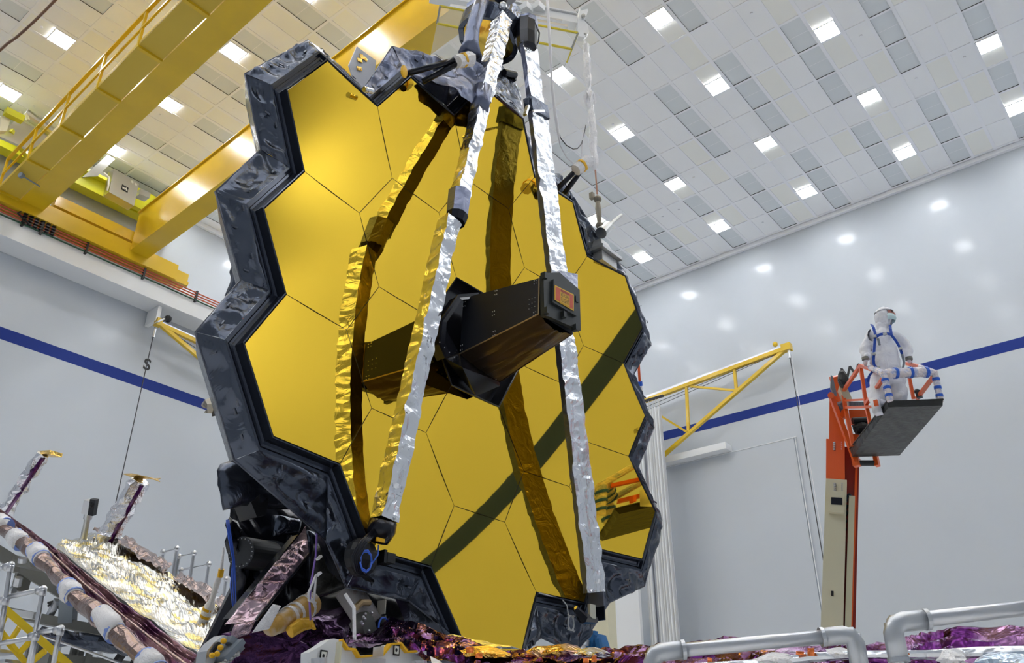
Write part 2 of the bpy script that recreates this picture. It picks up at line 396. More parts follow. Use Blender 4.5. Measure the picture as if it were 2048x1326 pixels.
for i in range(NR):
    j = (i + 1) % NR
    a0, b0 = inner[i], inner[j]; ao, bo = outer[i], outer[j]
    # channel beside the mirror edge: lip, dark wall, ribbed tray
    prof = [(.004, -.01), (.012, .012), (.022, .012), (.026, -.09), (.05, -.10), (.055, -.085), (.075, -.085), (.08, -.10), (.10, -.10), (.105, -.06), (.125, -.06)]
    m = MB(); la = [a0 + offs(i, d) + X_ * x for d, x in prof]; lb = [b0 + offs(j, d) + X_ * x for d, x in prof]
    for q in range(len(prof) - 1): m.add([la[q], lb[q], lb[q + 1], la[q + 1]], [(0, 1, 2, 3)])
    ch_ = m.build('rim_channel', chan_m, tel)
    # foil panel
    a1, b1 = la[-1], lb[-1]
    ln = (b1 - a1).length; wd_ = ((ao - a1).length + (bo - b1).length) / 2
    nu, nv = max(10, int(ln * 34)), max(8, int(wd_ * 34))
    dp = Vector((-1, 0, 0)); nrm = (b1 - a1).cross(ao - a1).normalized()
    if nrm.x < 0: nrm = -nrm
    def fn(u, v, a1=a1, b1=b1, ao=ao, bo=bo, nrm=nrm, i=i, wd_=wd_):
        p = (a1 * (1 - u) + b1 * u) * (1 - v) + (ao * (1 - u) + bo * u) * v
        w = min(1, 5 * v + .1) * min(1, 6 * (1 - v) + .08) * min(1, 8 * min(u, 1 - u) + .2) * min(1, wd_ / .45)
        q = p + nrm * ((crumple(p, 2.0, .15, i * .13) + crumple(p, 5.5, .022, i * .3)) * w - .05 * math.sin(math.pi * v) * w + .03 * w)
        return q
    m = MB(); m.grid(fn, nu, nv, 0)
    # folded edge and return skirt behind
    bk = [ao, bo, b1 + dp * .4, a1 + dp * .4]
    m.grid(lambda u, v, bk=bk: (bk[0] * (1 - u) + bk[1] * u) * (1 - v) + (bk[3] * (1 - u) + bk[2] * u) * v , 14, 6, 0)
    m.tube([ao, bo], .008, 6, 1)
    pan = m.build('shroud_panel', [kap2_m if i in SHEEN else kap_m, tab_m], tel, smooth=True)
    # small fastening tabs
    tb = MB(); rng = random.Random(i)
    for q in range(4):
        u = rng.uniform(.08, .92); v = rng.choice((.2, .42, .62)); p = fn(u, v)
        e = (b1 - a1).normalized(); w_ = rng.choice((0, 1)); d2 = (ao - a1).normalized()
        tb.beam(p + nrm * .012, p + nrm * .012 + (d2 if w_ else e) * .05, .014, .012, nrm)
    tb.build('fastening_tab', tab_m, pan, kind='stuff')

# central hexagon: recess and black baffle
m = MB(); hc = [hv(0, 0, v, 1.0) for v in range(6)]
m.add(hc + [v * .93 + X_ * -.12 for v in hc], [(i, (i + 1) % 6, 6 + (i + 1) % 6, 6 + i) for i in range(6)] + [(6, 7, 8, 9, 10, 11)])
m.tube(hc + [hc[0]], .012, 6)
m.build('central_baffle', gloss_m, tel)
# aft optics housing
w0 = .29
TL0, TR0, BR0, BL0 = L(926.9, 596, 1, -w0), L(1078.9, 556.2, 1, -w0), L(1077.7, 628.6, 1, -w0), L(919.6, 708.2, 1, -w0)
def mir(p): return Vector((p.x, -p.y, p.z))
m = MB(); m.add([TL0, TR0, BR0, BL0, mir(TL0), mir(TR0), mir(BR0), mir(BL0)], [(0, 1, 2, 3), (4, 5, 6, 7), (0, 4, 5, 1), (1, 5, 6, 2), (0, 3, 7, 4)])
aos = m.build('optics_housing', black_m, tel)
rv = MB()
def onpanel(u, v): return (TL0 * (1 - u) + TR0 * u) * (1 - v) + (BL0 * (1 - u) + BR0 * u) * v
for u, v in ((.02, .12), (.02, .9), (.45, .07), (.43, .5), (.45, .93), (.95, .08), (.95, .93)):
    for a, b in ((-.012, -.02), (.012, -.02), (-.012, .02), (.012, .02)): rv.ball(onpanel(u + a, v + b * 2) + V(0, -.003, 0), .0065, 6, 4)
for a in range(3):
    for b in range(3): rv.ball(onpanel(.88 + a * .035, .5 + b * .12) + V(0, -.002, 0), .005, 6, 4)
rv.build('rivet', alu_m, aos, kind='stuff')
m = MB(); m.tube([BL0 + V(0, -.006, 0), BR0 + V(0, -.006, 0)], .007, 6); m.tube([TR0 + V(0, -.004, 0), BR0 + V(0, -.004, 0)], .008, 6)
m.build('edge_trim', mat('bronze_edge', (.42, .30, .16), .35, .6), aos)
# underside skirt of brown film, flaring to the base
br = L(999.3, 763.7, 0, .12); br2 = L(1145.3, 667.2, 0, TR0.x + .02)
def fs(u, v):                               # u along from base to front, v from near edge to far edge
    n = BL0 * (1 - u) + BR0 * u; f = br * (1 - u) + br2 * u; p = n * (1 - v) + f * v
    p = p + V(0, 0, -1) * (.05 * math.sin(math.pi * v) + crumple(Vector((u * .6, v * 2.6, 0)), 1.7, .06, 3) * math.sin(math.pi * v)); return p
m = MB(); m.grid(fs, 40, 26); m.tube([br, br2], .008, 6)
m.build('underside_skirt', brown_m, aos, smooth=True)
# base flange, faceted
Fp = [L(x, y, 0, .16) for x, y in ((957, 588), (916, 592), (882, 642), (878, 688), (890, 716))]
m = MB(); bx = V(-.12, 0, 0); cen_ = V(.10, 0, 0)
for i in range(len(Fp) - 1):
    a, b = Fp[i], Fp[i + 1]; ia, ib = a * .9, b * .9
    m.add([a, b, b + bx, a + bx, ia + X_ * .03, ib + X_ * .03], [(0, 1, 2, 3), (0, 1, 5, 4)])
    m.beam(a, b, .02, .03)
pl = [Fp[4], L(912, 745, 0, .1), L(952, 792, 0, .08), L(1000, 772, 0, .1), br, L(940, 742, 0, .2), BL0]
m.add([Fp[3], Fp[4], pl[1], pl[2], pl[3], br, BL0, L(925, 735, 0, .3)], [(0, 1, 6), (1, 7, 6), (1, 2, 7), (2, 3, 7), (3, 4, 7), (4, 5, 7), (5, 6, 7)])
for i in range(3): m.add([Fp[i], Fp[i + 1], TL0 if i < 2 else BL0], [(0, 1, 2)])
m.build('base_flange', gloss_m, aos)
m = MB()
for i in range(14):
    p = Fp[3].lerp(br, i / 13.0); m.ball(p + V(.02, -.01, .01 - .1 * math.sin(math.pi * i / 13)), .006, 6, 4)
m.build('flange_rivet', alu_m, aos, kind='stuff')
# front cap with its red and yellow cover
fx = TR0.x + .02
FA, FB, FC, FD = L(1081, 549, 0, fx), L(1152, 583, 0, fx), L(1154, 664, 0, fx), L(1086, 634, 0, fx)
m = MB(); m.prism([FA, L(1112, 548, 0, fx), FB, FC, FD], V(.05, 0, 0))
m.prism([L(1103, 560, 0, fx + .05), L(1124, 562, 0, fx + .05), L(1148, 583, 0, fx + .05), L(1149, 634, 0, fx + .05), L(1101, 606, 0, fx + .05)], V(.03, 0, 0))
for x, y in ((1088, 552), (1126, 630), (1150, 600), (1150, 656), (1092, 622)):
    m.box(L(x, y, 0, fx + .06), (.06, .045, .07))
m.beam(L(1086, 552, 0, fx + .03), L(1088, 633, 0, fx + .03), .05, .05)
cap = m.build('front_cap', greyp_m if False else mat('cap_black', (.022, .026, .026), .4), aos)
cq = [L(x, y, 0, fx + .084) for x, y in ((1109, 570), (1147, 589), (1147, 622), (1109, 600))]
m = MB(); m.prism(cq, V(.004, 0, 0), 0)
def q4(q, u, v, x=0): return (q[0] * (1 - u) + q[1] * u) * (1 - v) + (q[3] * (1 - u) + q[2] * u) * v + V(x, 0, 0)
m.prism([q4(cq, a, b, .004) for a, b in ((.05, .08), (.95, .08), (.95, .92), (.05, .92))], V(.002, 0, 0), 1)
m.prism([q4(cq, a, b, .006) for a, b in ((.27, .26), (.76, .26), (.76, .94), (.27, .94))], V(.002, 0, 0), 0)
m.build('cover_label', [mat('label_yellow', (.75, .42, .02), .4), mat('label_red', (.62, .09, .03), .4)], cap)
for txt, v0, v1 in (('REMOVE', .09, .25), ('BEFORE', .31, .52), ('FLIGHT', .58, .86)):
    cu_ = bpy.data.curves.new('print', 'FONT'); cu_.body = txt; cu_.size = 1.0; tmp = bpy.data.objects.new('print', cu_); C.objects.link(tmp); bpy.context.view_layer.update()
    me_ = bpy.data.meshes.new_from_object(tmp); bpy.data.objects.remove(tmp)
    xs_ = [v.co.x for v in me_.vertices]; ys_ = [v.co.y for v in me_.vertices]; mx, nx, my, ny = max(xs_), min(xs_), max(ys_), min(ys_)
    for v in me_.vertices: v.co = q4(cq, .30 + .43 * (v.co.x - nx) / (mx - nx), v1 + (v0 - v1) * (v.co.y - ny) / (my - ny), .009)
    me_.materials.clear(); me_.materials.append(mat('label_print', (.12, .05, .01), .5)); o = bpy.data.objects.new('cover_lettering', me_); C.objects.link(o); o.parent = cap
m = foil([L(1098, 548, 0, fx + .02), L(1156, 588, 0, fx + .02), L(1155, 548, 0, fx - .12), L(1118, 541, 0, fx - .12)], 14, 14, 7, .02, 4)
m.build('foil_hood', kap2_m, aos)

# ---- secondary mirror struts (stowed), foil wrapped box sections
def strut(name, pts, w, d, mats, seed, parent=tel, flank=0, n=8):
    # pts: centre line in telescope frame, rectangular tube: wide face towards +x, narrow dark flank on the -y side
    m = MB(); ring = []
    P_ = []
    for a, b in zip(pts[:-1], pts[1:]):
        k = max(2, int((b - a).length / .045))
        for q in range(k): P_.append(a.lerp(b, q / k))
    P_.append(pts[-1])
    prof = []
    for k in range(6): prof.append((-w / 2 + w * k / 5, d / 2, 0))
    prof += [(w / 2, 0, 0), (w / 2, -d / 2, 2), (0, -d / 2, 2), (-w / 2, -d / 2, 1), (-w / 2, 0, 1)]
    np_ = len(prof); base = len(m.v)
    for i, p in enumerate(P_):
        t = (P_[min(i + 1, len(P_) - 1)] - P_[max(i - 1, 0)]).normalized(); xa = (X_ - t * t.x).normalized(); ya = t.cross(xa); ya = ya if ya.y > 0 else -ya
        for k, (a, b, _) in enumerate(prof):
            q = p + ya * a + xa * b
            cr = crumple(q, 3.4, .030, seed) if k < 7 else crumple(q, 7, .012, seed)
            m.v.append(q + xa * (cr if b > 0 else 0) + ya * (crumple(q, 5, .018, seed + 2) if abs(a) > w / 2 - .01 else 0))
    for i in range(len(P_) - 1):
        for k in range(np_):
            m.f.append((base + i * np_ + k, base + i * np_ + (k + 1) % np_, base + (i + 1) * np_ + (k + 1) % np_, base + (i + 1) * np_ + k)); m.m.append(1 if (k in (7, 8) or (flank and k >= 9)) else 0)
    m.f.append(tuple(base + k for k in range(np_))); m.m.append(0); m.f.append(tuple(base + (len(P_) - 1) * np_ + k for k in range(np_))); m.m.append(0)
    return m.build(name, mats, parent)
lf = L(767, 1040, 0, .40); lh = L(897, 440, 0, .62); lh2 = L(914, 412, 0, .60); lt = L(1004, 38, 0, .42)
st1 = strut('support_strut', [lf, lh], .175, .15, [silver_m, kap_m], 1)
st2 = strut('support_strut', [lh2, L(962, 210, 0, .52)], .165, .14, [silver_m, kap_m], 2)
strut('support_strut', [L(963, 200, 0, .52), lt], .20, .16, [silver_m, kap_m], 3)
m = MB(); m.tube([L(958, 222, 0, .52), L(966, 178, 0, .52)], .115, 10); m.build('strut_band', kap2_m, tel, smooth=True)
# hinge of the left strut
m = MB(); m.tube([L(919, 388, 0, .62), L(914, 432, 0, .64)], [.13, .12], 8); hg = m.build('hinge_cover', kap2_m, tel)
m = MB(); m.tube([L(914, 432, 0, .64), L(911, 446, 0, .64)], [.12, .10], 10); m.build('hinge_collar', gloss_m, hg)
m = MB(); m.tube([L(909, 446, 0, .66), L(903, 462, 0, .64)], [.08, .06], 8); m.build('hinge_bolt', silver_m, hg)
# left foot
m = MB(); m.tube([L(767, 1042, 0, .40), L(762, 1062, 0, .38), L(756, 1084, 0, .34)], [.12, .125, .09], 10); ft = m.build('strut_foot', gloss_m, tel, smooth=True)
m = MB(); m.beam(L(753, 1078, 0, .46), L(768, 1082, 0, .46), .02, .03); m.build('amber_label', yeltape_m, ft)
m = MB()
for q in range(4):
    o_ = V(0, .02 * q, 0); m.tube([L(748, 1060, 0, .42) + o_, L(722, 1082, 0, .46) + o_, L(706, 1112, 0, .46) + o_, L(712, 1140, 0, .40) + o_, L(735, 1160, 0, .3) + o_], .014, 6)
m.build('cable_bundle', gloss_m, tel, smooth=True)
m = MB()
m.b2(L(742, 1130, 0, .2), L(775, 1100, 0, .36)); m.b2(L(768, 1132, 0, .2), L(776, 1104, 0, .34))
m.ball(L(722, 1115, 0, .3), (.12, .16, .16), 10, 7); fb = m.build('foot_bracket', blackp_m, tel)
m = MB(); cc = L(732, 1122, 0, .45); m.tube([cc + V(0, .06 * math.cos(t_ * .7), .09 * math.sin(t_ * .7)) for t_ in range(10)], .007, 6); m.tube([cc + V(0, .065 * math.cos(t_ * .7), .075 * math.sin(t_ * .7)) for t_ in range(10)], .006, 6)
m.tube([cc + V(0, .05, -.03), L(756, 1110, 0, .44), L(757, 1090, 0, .42)], .006, 6); m.build('blue_wire_coil', mat('wire_blue', (.05, .16, .75), .4), fb, smooth=True)
# right strut
rf = L(1189, 1185, 0, .42); rt = L(1056, 92, 0, .60); rb_ = L(1073, 215, 0, .58)
strut('support_strut', [rf, rb_.lerp(rf, .01)], .34, .06, [silver_m, kap2_m], 5, flank=1)
strut('support_strut', [rb_.lerp(rt, .05), rt], .31, .06, [silver_m, kap2_m], 6, flank=1)
m = MB(); m.beam(L(1075, 232, 0, .58), L(1071, 205, 0, .58), .36, .13, (1, 0, 0)); bd = m.build('strut_band', kap_m, tel)
m = MB(); m.beam(L(1066, 222, 0, .75), L(1088, 222, 0, .70), .018, .03); m.beam(L(1050, 230, 0, .75), L(1056, 212, 0, .75), .05, .03); m.build('band_tape', silver_m, bd)
m = MB(); m.tube([L(1054, 96, 0, .60), L(1053, 72, 0, .60), L(1054, 46, 0, .60)], [.13, .14, .14], 8); tc_ = m.build('strut_head', gloss_m, tel)
m = MB(); m.tube([L(1055, 56, 0, .60), L(1055, 42, 0, .60)], .145, 8); m.build('head_cap', kap2_m, tc_)
m = MB(); m.tube([L(1072, 52, 0, .62), L(1079, 66, 0, .66), L(1077, 84, 0, .66), L(1068, 98, 0, .66)], .012, 6); m.build('head_cable', gloss_m, tc_, smooth=True)
m = MB(); m.b2(L(1174, 1216, 0, .28), L(1208, 1183, 0, .50)); rfoot = m.build('strut_foot', mat('foot_grey', (.10, .11, .14), .45), tel)
m = MB(); m.b2(L(1178, 1244, 0, .2), L(1208, 1212, 0, .42), 0); m.b2(L(1176, 1236, 0, .43), L(1191, 1210, 0, .46), 1); m.tube([L(1150, 1216, 0, .4), L(1166, 1236, 0, .42), L(1190, 1240, 0, .4)], [.03, .06, .04], 8)
m.build('foot_actuator', [gloss_m, mat('label_cream', (.60, .58, .48), .4, .3)], rfoot)
m = MB(); rc_ = L(1142, 1246, 0, .34)
m.tube([rc_ + V(0, .05 * math.cos(t_ * .63), .075 * math.sin(t_ * .63)) for t_ in range(11)], .009, 6)
for t_ in (.8, 2.3, 3.9, 5.4): m.beam(rc_ + V(0, .05 * math.cos(t_), .075 * math.sin(t_)), rc_ + V(0, .075 * math.cos(t_), .11 * math.sin(t_)), .015, .012)
m.tube([L(1078, 1186, 0, .26), L(1100, 1192, 0, .26), L(1124, 1198, 0, .26), L(1134, 1212, 0, .28), L(1137, 1234, 0, .32)], .007, 6)
m.build('tether_ring', mat('tether_grey', (.6, .6, .6), .5), tel, smooth=True)

# secondary mirror under the top
smc = L(977, 79, 1, 0.0); nS = V(-.25, -.2, -.95).normalized()
a_ = nS.cross(V(0, 1, 0)).normalized(); b_ = nS.cross(a_)
def ringp(r, h, n=32): return [smc + (a_ * math.cos(2 * math.pi * k / n) + b_ * math.sin(2 * math.pi * k / n)) * r - nS * h for k in range(n)]
m = MB(); vs = []
for q in range(1, 7): vs += [p + nS * (.03 * (1 - (q / 6) ** 2)) for p in ringp(.36 * q / 6, 0)]
m.v = [smc + nS * .03] + vs; m.f = [(0, 1 + k, 1 + (k + 1) % 32) for k in range(32)]; m.m = [0] * 32
for q in range(5):
    for k in range(32): m.f.append((1 + q * 32 + k, 1 + q * 32 + (k + 1) % 32, 1 + (q + 1) * 32 + (k + 1) % 32, 1 + (q + 1) * 32 + k)); m.m.append(0)
smo = m.build('secondary_mirror', mat('secondary_gold', (.95, .62, .10), .10, 1.0), tel, smooth=True)
m = MB(); r1, r2, r3, r4 = ringp(.365, -.01), ringp(.43, -.03), ringp(.46, .22), ringp(.36, .48)
m.v = [p + n3(p, 5, .03) for p in r1 + r2 + r3 + r4]
for q in range(3):
    for k in range(32): m.f.append((q * 32 + k, q * 32 + (k + 1) % 32, (q + 1) * 32 + (k + 1) % 32, (q + 1) * 32 + k)); m.m.append(0)
m.f.append(tuple(range(96, 128))); m.m.append(0)
m.build('mirror_backshell', kap_m, smo)
m = MB(); m.b2(smc + V(-.2, -.25, .35), smc + V(.25, .3, .62)); m.build('mirror_mount', kap2_m, smo)
# folded upper strut and its foil boot
m = MB(); m.tube([L(972, -20, 0, .4), L(956, 20, 0, .42), L(945, 55, 0, .42), L(941, 85, 0, .38), L(940, 108, 0, .35)], [.09, .085, .085, .095, .15], 12)
m.v = [v + n3(v, 5, .03) for v in m.v]; m.build('support_strut', kap2_m, tel, smooth=True)
bt = MB()
def boot(u, v):
    y = .9 * (u - .5); cpt = [L(942, 108, 0, .25), L(934, 140, 0, .28), L(915, 180, 0, .26), L(890, 212, 0, .24)]
    t_ = v * 3; i_ = min(2, int(t_)); p = cpt[i_].lerp(cpt[i_ + 1], t_ - i_); r = .13 + .34 * v
    an = math.pi * (u * 1.5 - .75); p = p + V(.55 * r * math.cos(an), r * math.sin(an), 0)
    return p + V(1, 0, 0) * crumple(p, 4, .09, 8)
bt.grid(boot, 30, 30); bt.build('foil_boot', kap2_m, tel, smooth=True)
m = MB(); m.tube([L(1000, 12, 0, .42), L(1012, -4, 0, .42)], [.11, .14], 8); m.ball(L(1006, 12, 0, .5), .06, 8, 6, 1); m.build('strut_joint', [gloss_m, silver_m], tel)
# upper right rim equipment
m = foil([L(985, 175, 0, .12), L(1047, 225, 0, .12), L(1040, 180, 0, -.1), L(995, 118, 0, -.1)], 20, 16, 4, .06, 11)
m.build('shroud_flap', kap_m, tel, smooth=True)
m = MB(); m.b2(L(1022, 168, 0, -.1), L(1030, 146, 0, .0)); m.tube([L(1008, 145, 0, 0), L(1030, 150, 0, 0)], .05, 8); m.build('latch', gloss_m, tel)
# pairs of launch-lock rods
def rods(p, q, r0, r1, c0, wrap, seed):
    m = MB(); m.tube([p, q], .035, 10); m.tube([r0, r1], .035, 10)
    o = m.build('brace_rod', gloss_m, tel, smooth=True)
    m = MB(); m.tube([c0, wrap], [.075, .085], 10, 0); m.tube([c0.lerp(wrap, .35), c0.lerp(wrap, .5)], .088, 10, 1)
    m.v = [v + n3(v, 12, .015) for v in m.v]; m.build('wrapped_end', [film_m, yeltape_m], o)
rods(L(818, 146, 0, .42), L(920, 118, 0, .75), L(846, 163, 0, .42), L(920, 124, 0, .75), L(914, 123, 0, .75), L(942, 118, 0, .8), 1)
rods(L(1112, 380, 0, .4), L(1158, 335, 0, .7), L(1128, 388, 0, .4), L(1166, 336, 0, .7), L(1152, 340, 0, .7), L(1178, 322, 0, .8), 2)
m = MB(); m.ball(L(808, 143, 0, .42), (.02, .05, .09), 10, 7, 0); m.tube([L(745, 183, 0, .38), L(728, 178, 0, .38)], .03, 8, 1); m.build('alignment_target', [yeltape_m, silver_m], tel)
# white radiator sheet behind the top notch
m = MB(); m.prism([L(714, 93, 0, -.7), L(752, 121, 0, -.7), L(744, 205, 0, -.7), L(718, 190, 0, -.7), L(698, 130, 0, -.7)], V(-.02, 0, 0)); rp = m.build('radiator_sheet', mat('sheet_white', (.62, .64, .70), .4), tel)
for x, y, x2, y2 in ((720, 110, 734, 121), (715, 119, 724, 122), (722, 108, 724, 118), (714, 136, 723, 138)):
    m = MB(); m.beam(L(x, y, 0, -.69), L(x2, y2, 0, -.69), .05, .012, (1, 0, 0)); m.build('gold_tape', goldb_m, rp)
# fixture on the right rim
m = MB()
c1 = L(1191, 484, 0, .25)
m.add([c1 + V(-.12, -.02, -.1), c1 + V(.12, -.02, -.1), c1 + V(.12, .28, -.1), c1 + V(-.12, .28, -.1), c1 + V(-.06, .04, .06), c1 + V(.06, .04, .06), c1 + V(.06, .22, .06), c1 + V(-.06, .22, .06)], [(0, 1, 2, 3), (4, 5, 6, 7), (0, 1, 5, 4), (1, 2, 6, 5), (2, 3, 7, 6), (3, 0, 4, 7)])
m.b2(c1 + V(-.16, -.06, -.16), c1 + V(.16, .42, -.11)); m.b2(c1 + V(-.14, .0, -.32), c1 + V(.1, .36, -.17))
fx_ = m.build('lifting_fixture', mat('fixture_grey', (.42, .43, .43), .35, .6), tel)
m = MB(); m.tube([L(1204, 464, 0, .3), L(1216, 452, 0, .3)], .075, 14); m.tube([L(1202, 466, 0, .3), L(1206, 462, 0, .3)], .085, 14); m.tube([L(1214, 454, 0, .3), L(1243, 430, 0, .3)], .025, 10); m.build('guide_pin', steel_m, fx_, smooth=False)

# ================================================================ overhead crane
def ko(X): return -.04 * X
def kv(X, q, z): return W(X, z * q + ko(X), z)
cr = thing('bridge_crane', 'yellow double girder bridge crane with railed walkway running to the left wall', 'crane', W(-9, 8, 14.6))
def cbuild(m, name, mt, p=None, **k):
    par = p or cr; off = cr.location
    m.v = [v - off for v in m.v]; return m.build(name, mt, par, **k)
X0, X1, zb = -23.2, 6.3, 14.6
def girder(q0, q1, zt, name='girder'):
    m = MB(); a = [kv(X0, q0, zb), kv(X1, q0, zb), kv(X1, q1, zb), kv(X0, q1, zb)]; h = V(0, 0, zt - zb)
    m.add(a + [p + h for p in a], [(0, 1, 2, 3), (4, 5, 6, 7), (0, 1, 5, 4), (1, 2, 6, 5), (2, 3, 7, 6), (3, 0, 4, 7)])
    t = V(0, .06, 0); b = V(0, 0, .03); a2 = [a[0] - t, a[1] - t, a[2] + t, a[3] + t]
    for z in (h,):
        m.add([p + z for p in a2] + [p + z + b for p in a2], [(0, 1, 2, 3), (4, 5, 6, 7), (0, 1, 5, 4), (2, 3, 7, 6)])
    return cbuild(m, name, yel_m)
g1 = girder(.374, .419, 16.1)
g2 = girder(.600, .641, 15.97)
# walkway: pans, cross bars, railing
m = MB(); yw0, yw1 = .333, .3725
npan = 15; xs = [X0 + (X1 - X0) * i / npan for i in range(npan + 1)]
for i in range(npan):
    a, b = xs[i] + .02, xs[i + 1] - .02
    m.add([kv(a, yw0, zb), kv(b, yw0, zb), kv(b, yw1, zb), kv(a, yw1, zb), kv(a, yw0, zb) + V(0, 0, .05), kv(b, yw0, zb) + V(0, 0, .05), kv(b, yw1, zb) + V(0, 0, .05), kv(a, yw1, zb) + V(0, 0, .05)],
          [(0, 1, 2, 3), (4, 5, 6, 7), (0, 1, 5, 4), (1, 2, 6, 5), (2, 3, 7, 6), (3, 0, 4, 7)])
m.add([kv(X0, yw0, zb) + V(0, 0, -.01), kv(X1, yw0, zb) + V(0, 0, -.01), kv(X1, yw0, zb) + V(0, 0, .14), kv(X0, yw0, zb) + V(0, 0, .14)], [(0, 1, 2, 3)])
wk = cbuild(m, 'walkway', yel2_m)
for x in xs: m = MB(); m.beam(kv(x, yw0 - .001, zb - .03), kv(x, yw1 + .001, zb - .03), .09, .07); cbuild(m, 'walkway_crossbar', yel_m)
rl = MB(); rh = 1.05
for x in xs: rl.beam(kv(x, yw0, zb), kv(x, yw0, zb) + V(0, -.02, rh), .06, .06)
for hh, w_ in ((rh, .085), (rh * .5, .05)):
    rl.beam(kv(X0, yw0, zb) + V(0, -.02, hh), kv(X1, yw0, zb) + V(0, -.02, hh), w_, .05)
cbuild(rl, 'railing', yel_m)
# end truck on the runway, upper tie beam, buffers
m = MB(); m.b2(W(-23.85, 5.6, 14.32), W(-23.2, 11.3, 14.85)); cbuild(m, 'end_truck', yel_m)
m = MB(); m.b2(W(-23.55, 7.3, 15.0), W(-23.3, 10.4, 15.35)); cbuild(m, 'tie_beam', yel_m)
m = MB(); m.b2(W(-23.7, 11.3, 14.34), W(-23.3, 11.75, 14.75)); m.tube([W(-23.5, 11.75, 14.5), W(-23.5, 11.85, 14.5)], .1, 8); cbuild(m, 'buffer', [yel_m])
m = MB(); cp = at(128, 290, 2, 14.4); 
m.tube([at(45, 353, 2, 14.45), at(40, 349, 2, 14.45)], .08, 8); m.tube([at(45, 352, 2, 14.5), at(80, 373, 2, 14.5)], .02, 6); cbuild(m, 'limit_switch', greyp_m)
# collector arm and conductor bars
m = MB(); a = at(95, 420, 0, -23.3); m.beam(a, a + V(0, 0, -.85), .07, .07); m.beam(a + V(0, -.5, -.1), a + V(0, .1, 0), .06, .06)
for q in range(4):
    for w_ in range(6): m.b2(a + V(-.04, -.55 + .16 * w_, -.40 - .09 * q), a + V(.05, -.45 + .16 * w_, -.44 - .09 * q))
m.tube([a + V(0, -.5, -.2), a + V(0, -.7, -.5), a + V(0, -.3, -.7)], .03, 6)
cbuild(m, 'collector_arm', blackp_m)

rw = thing('crane_runway', 'white runway beam along the left wall carrying red conductor bars', 'runway beam', W(-23.9, 10, 13.9))
m = MB(); m.b2(rel(rw, [W(XL + .01, YN + .02, 13.45)])[0], rel(rw, [W(-23.4, YF - .02, 14.05)])[0]); m.b2(rel(rw, [W(-23.75, YN + .02, 14.05)])[0], rel(rw, [W(-23.45, YF - .02, 14.14)])[0])
m.build('beam', white_m, rw)
for q, mt in ((0, copper_m), (1, copper_m), (2, copper_m), (3, mat('conductor_green', (.01, .07, .04), .5))):
    m = MB(); m.tube(rel(rw, [W(-23.33, YN + .05, 14.26 - .09 * q), W(-23.33, YF - .1, 14.26 - .09 * q)]), .022, 6); m.build('conductor_bar', mt, rw)
for q in range(18):
    y = -8 + q * 1.83; m = MB(); m.b2(rel(rw, [W(-23.40, y, 13.93)])[0], rel(rw, [W(-23.30, y + .06, 14.33)])[0]); m.build('bracket', blackp_m, rw)
cb = thing('wall_corbel', 'white square bracket under the runway beam holding the left jib', 'bracket', at(318, 622, 0, -23.9))
m = MB(); a_c = at(311, 640, 0, -23.6) - cb.location; b_c = V(-.65, .0, 0) + at(327, 604, 0, -23.6) - cb.location; b_c.z = 13.44 + Z0 - cb.location.z; m.b2(a_c, b_c); m.build('box_section', white_m, cb)
m = MB(); m.beam(at(311, 646, 0, -23.6) - cb.location, at(324, 640, 0, -23.6) - cb.location, .3, .05, (0, 0, 1)); m.build('base_plate', white_m, cb)

# green-yellow second crane behind, with steel cabinet and trolley covers
m2 = thing('second_crane', 'lime green crane carriage with steel cabinets above the runway by the left wall', 'crane', W(-23.8, 8, 16.4))
def sb(m, name, mt, par=None, **k): m.v = [v - m2.location for v in m.v]; return m.build(name, mt, par or m2, **k)
m = MB(); m.b2(W(-24.1, 1.0, 16.3), W(-23.7, 11.3, 16.85)); m.b2(W(-24.1, 1.0, 16.75), W(-23.5, 11.3, 16.85)); sb(m, 'carriage_beam', lime_m)
m = MB(); m.b2(W(-23.7, 7.2, 16.85), W(-23.5, 8.0, 17.2)); sb(m, 'carriage_bracket', lime_m)
m = MB(); m.b2(W(-23.6, 9.4, 16.3), W(-23.4, 10.4, 17.0)); sb(m, 'carriage_bracket', lime_m)
m = MB(); m.beam(at(60, 320, 0, -23.4), at(20, 260, 0, -22.8), .15, .12); sb(m, 'carriage_bracket', lime_m)
q = [at(228, 337, 0, -22.6), at(278, 367, 0, -22.6), at(268, 412, 0, -22.6), at(218, 384, 0, -22.6)]
m = MB(); m.prism(q, V(-.35, 0, 0)); cab = sb(m, 'electrical_cabinet', steel_m)
m = MB(); qq = lambda u, v: (q[0] * (1 - u) + q[1] * u) * (1 - v) + (q[3] * (1 - u) + q[2] * u) * v
m.prism([qq(.40, .42) + V(.004, 0, 0), qq(.66, .42) + V(.004, 0, 0), qq(.66, .64) + V(.004, 0, 0), qq(.40, .64) + V(.004, 0, 0)], V(.004, 0, 0)); npl = sb(m, 'name_plate', blackp_m, cab)
m = MB(); zz_ = [(.43, .52), (.46, .58), (.49, .50), (.51, .58), (.54, .56), (.57, .48), (.59, .58), (.63, .54)]
for a_, b_ in zip(zz_[:-1], zz_[1:]): m.beam(qq(*a_) + V(.011, 0, 0), qq(*b_) + V(.011, 0, 0), .02, .02, (1, 0, 0))
sb(m, 'plate_marking', mat('label_white', (.8, .8, .75), .5), cab)
m = MB(); m.prism([qq(.70, .06), qq(.78, .08), qq(.78, .16), qq(.70, .14)], V(.02, 0, 0)); m.prism([qq(.84, .08), qq(.93, .1), qq(.93, .18), qq(.84, .16)], V(.02, 0, 0)); sb(m, 'warning_label', mat('label_white', (.8, .8, .75), .5), cab)
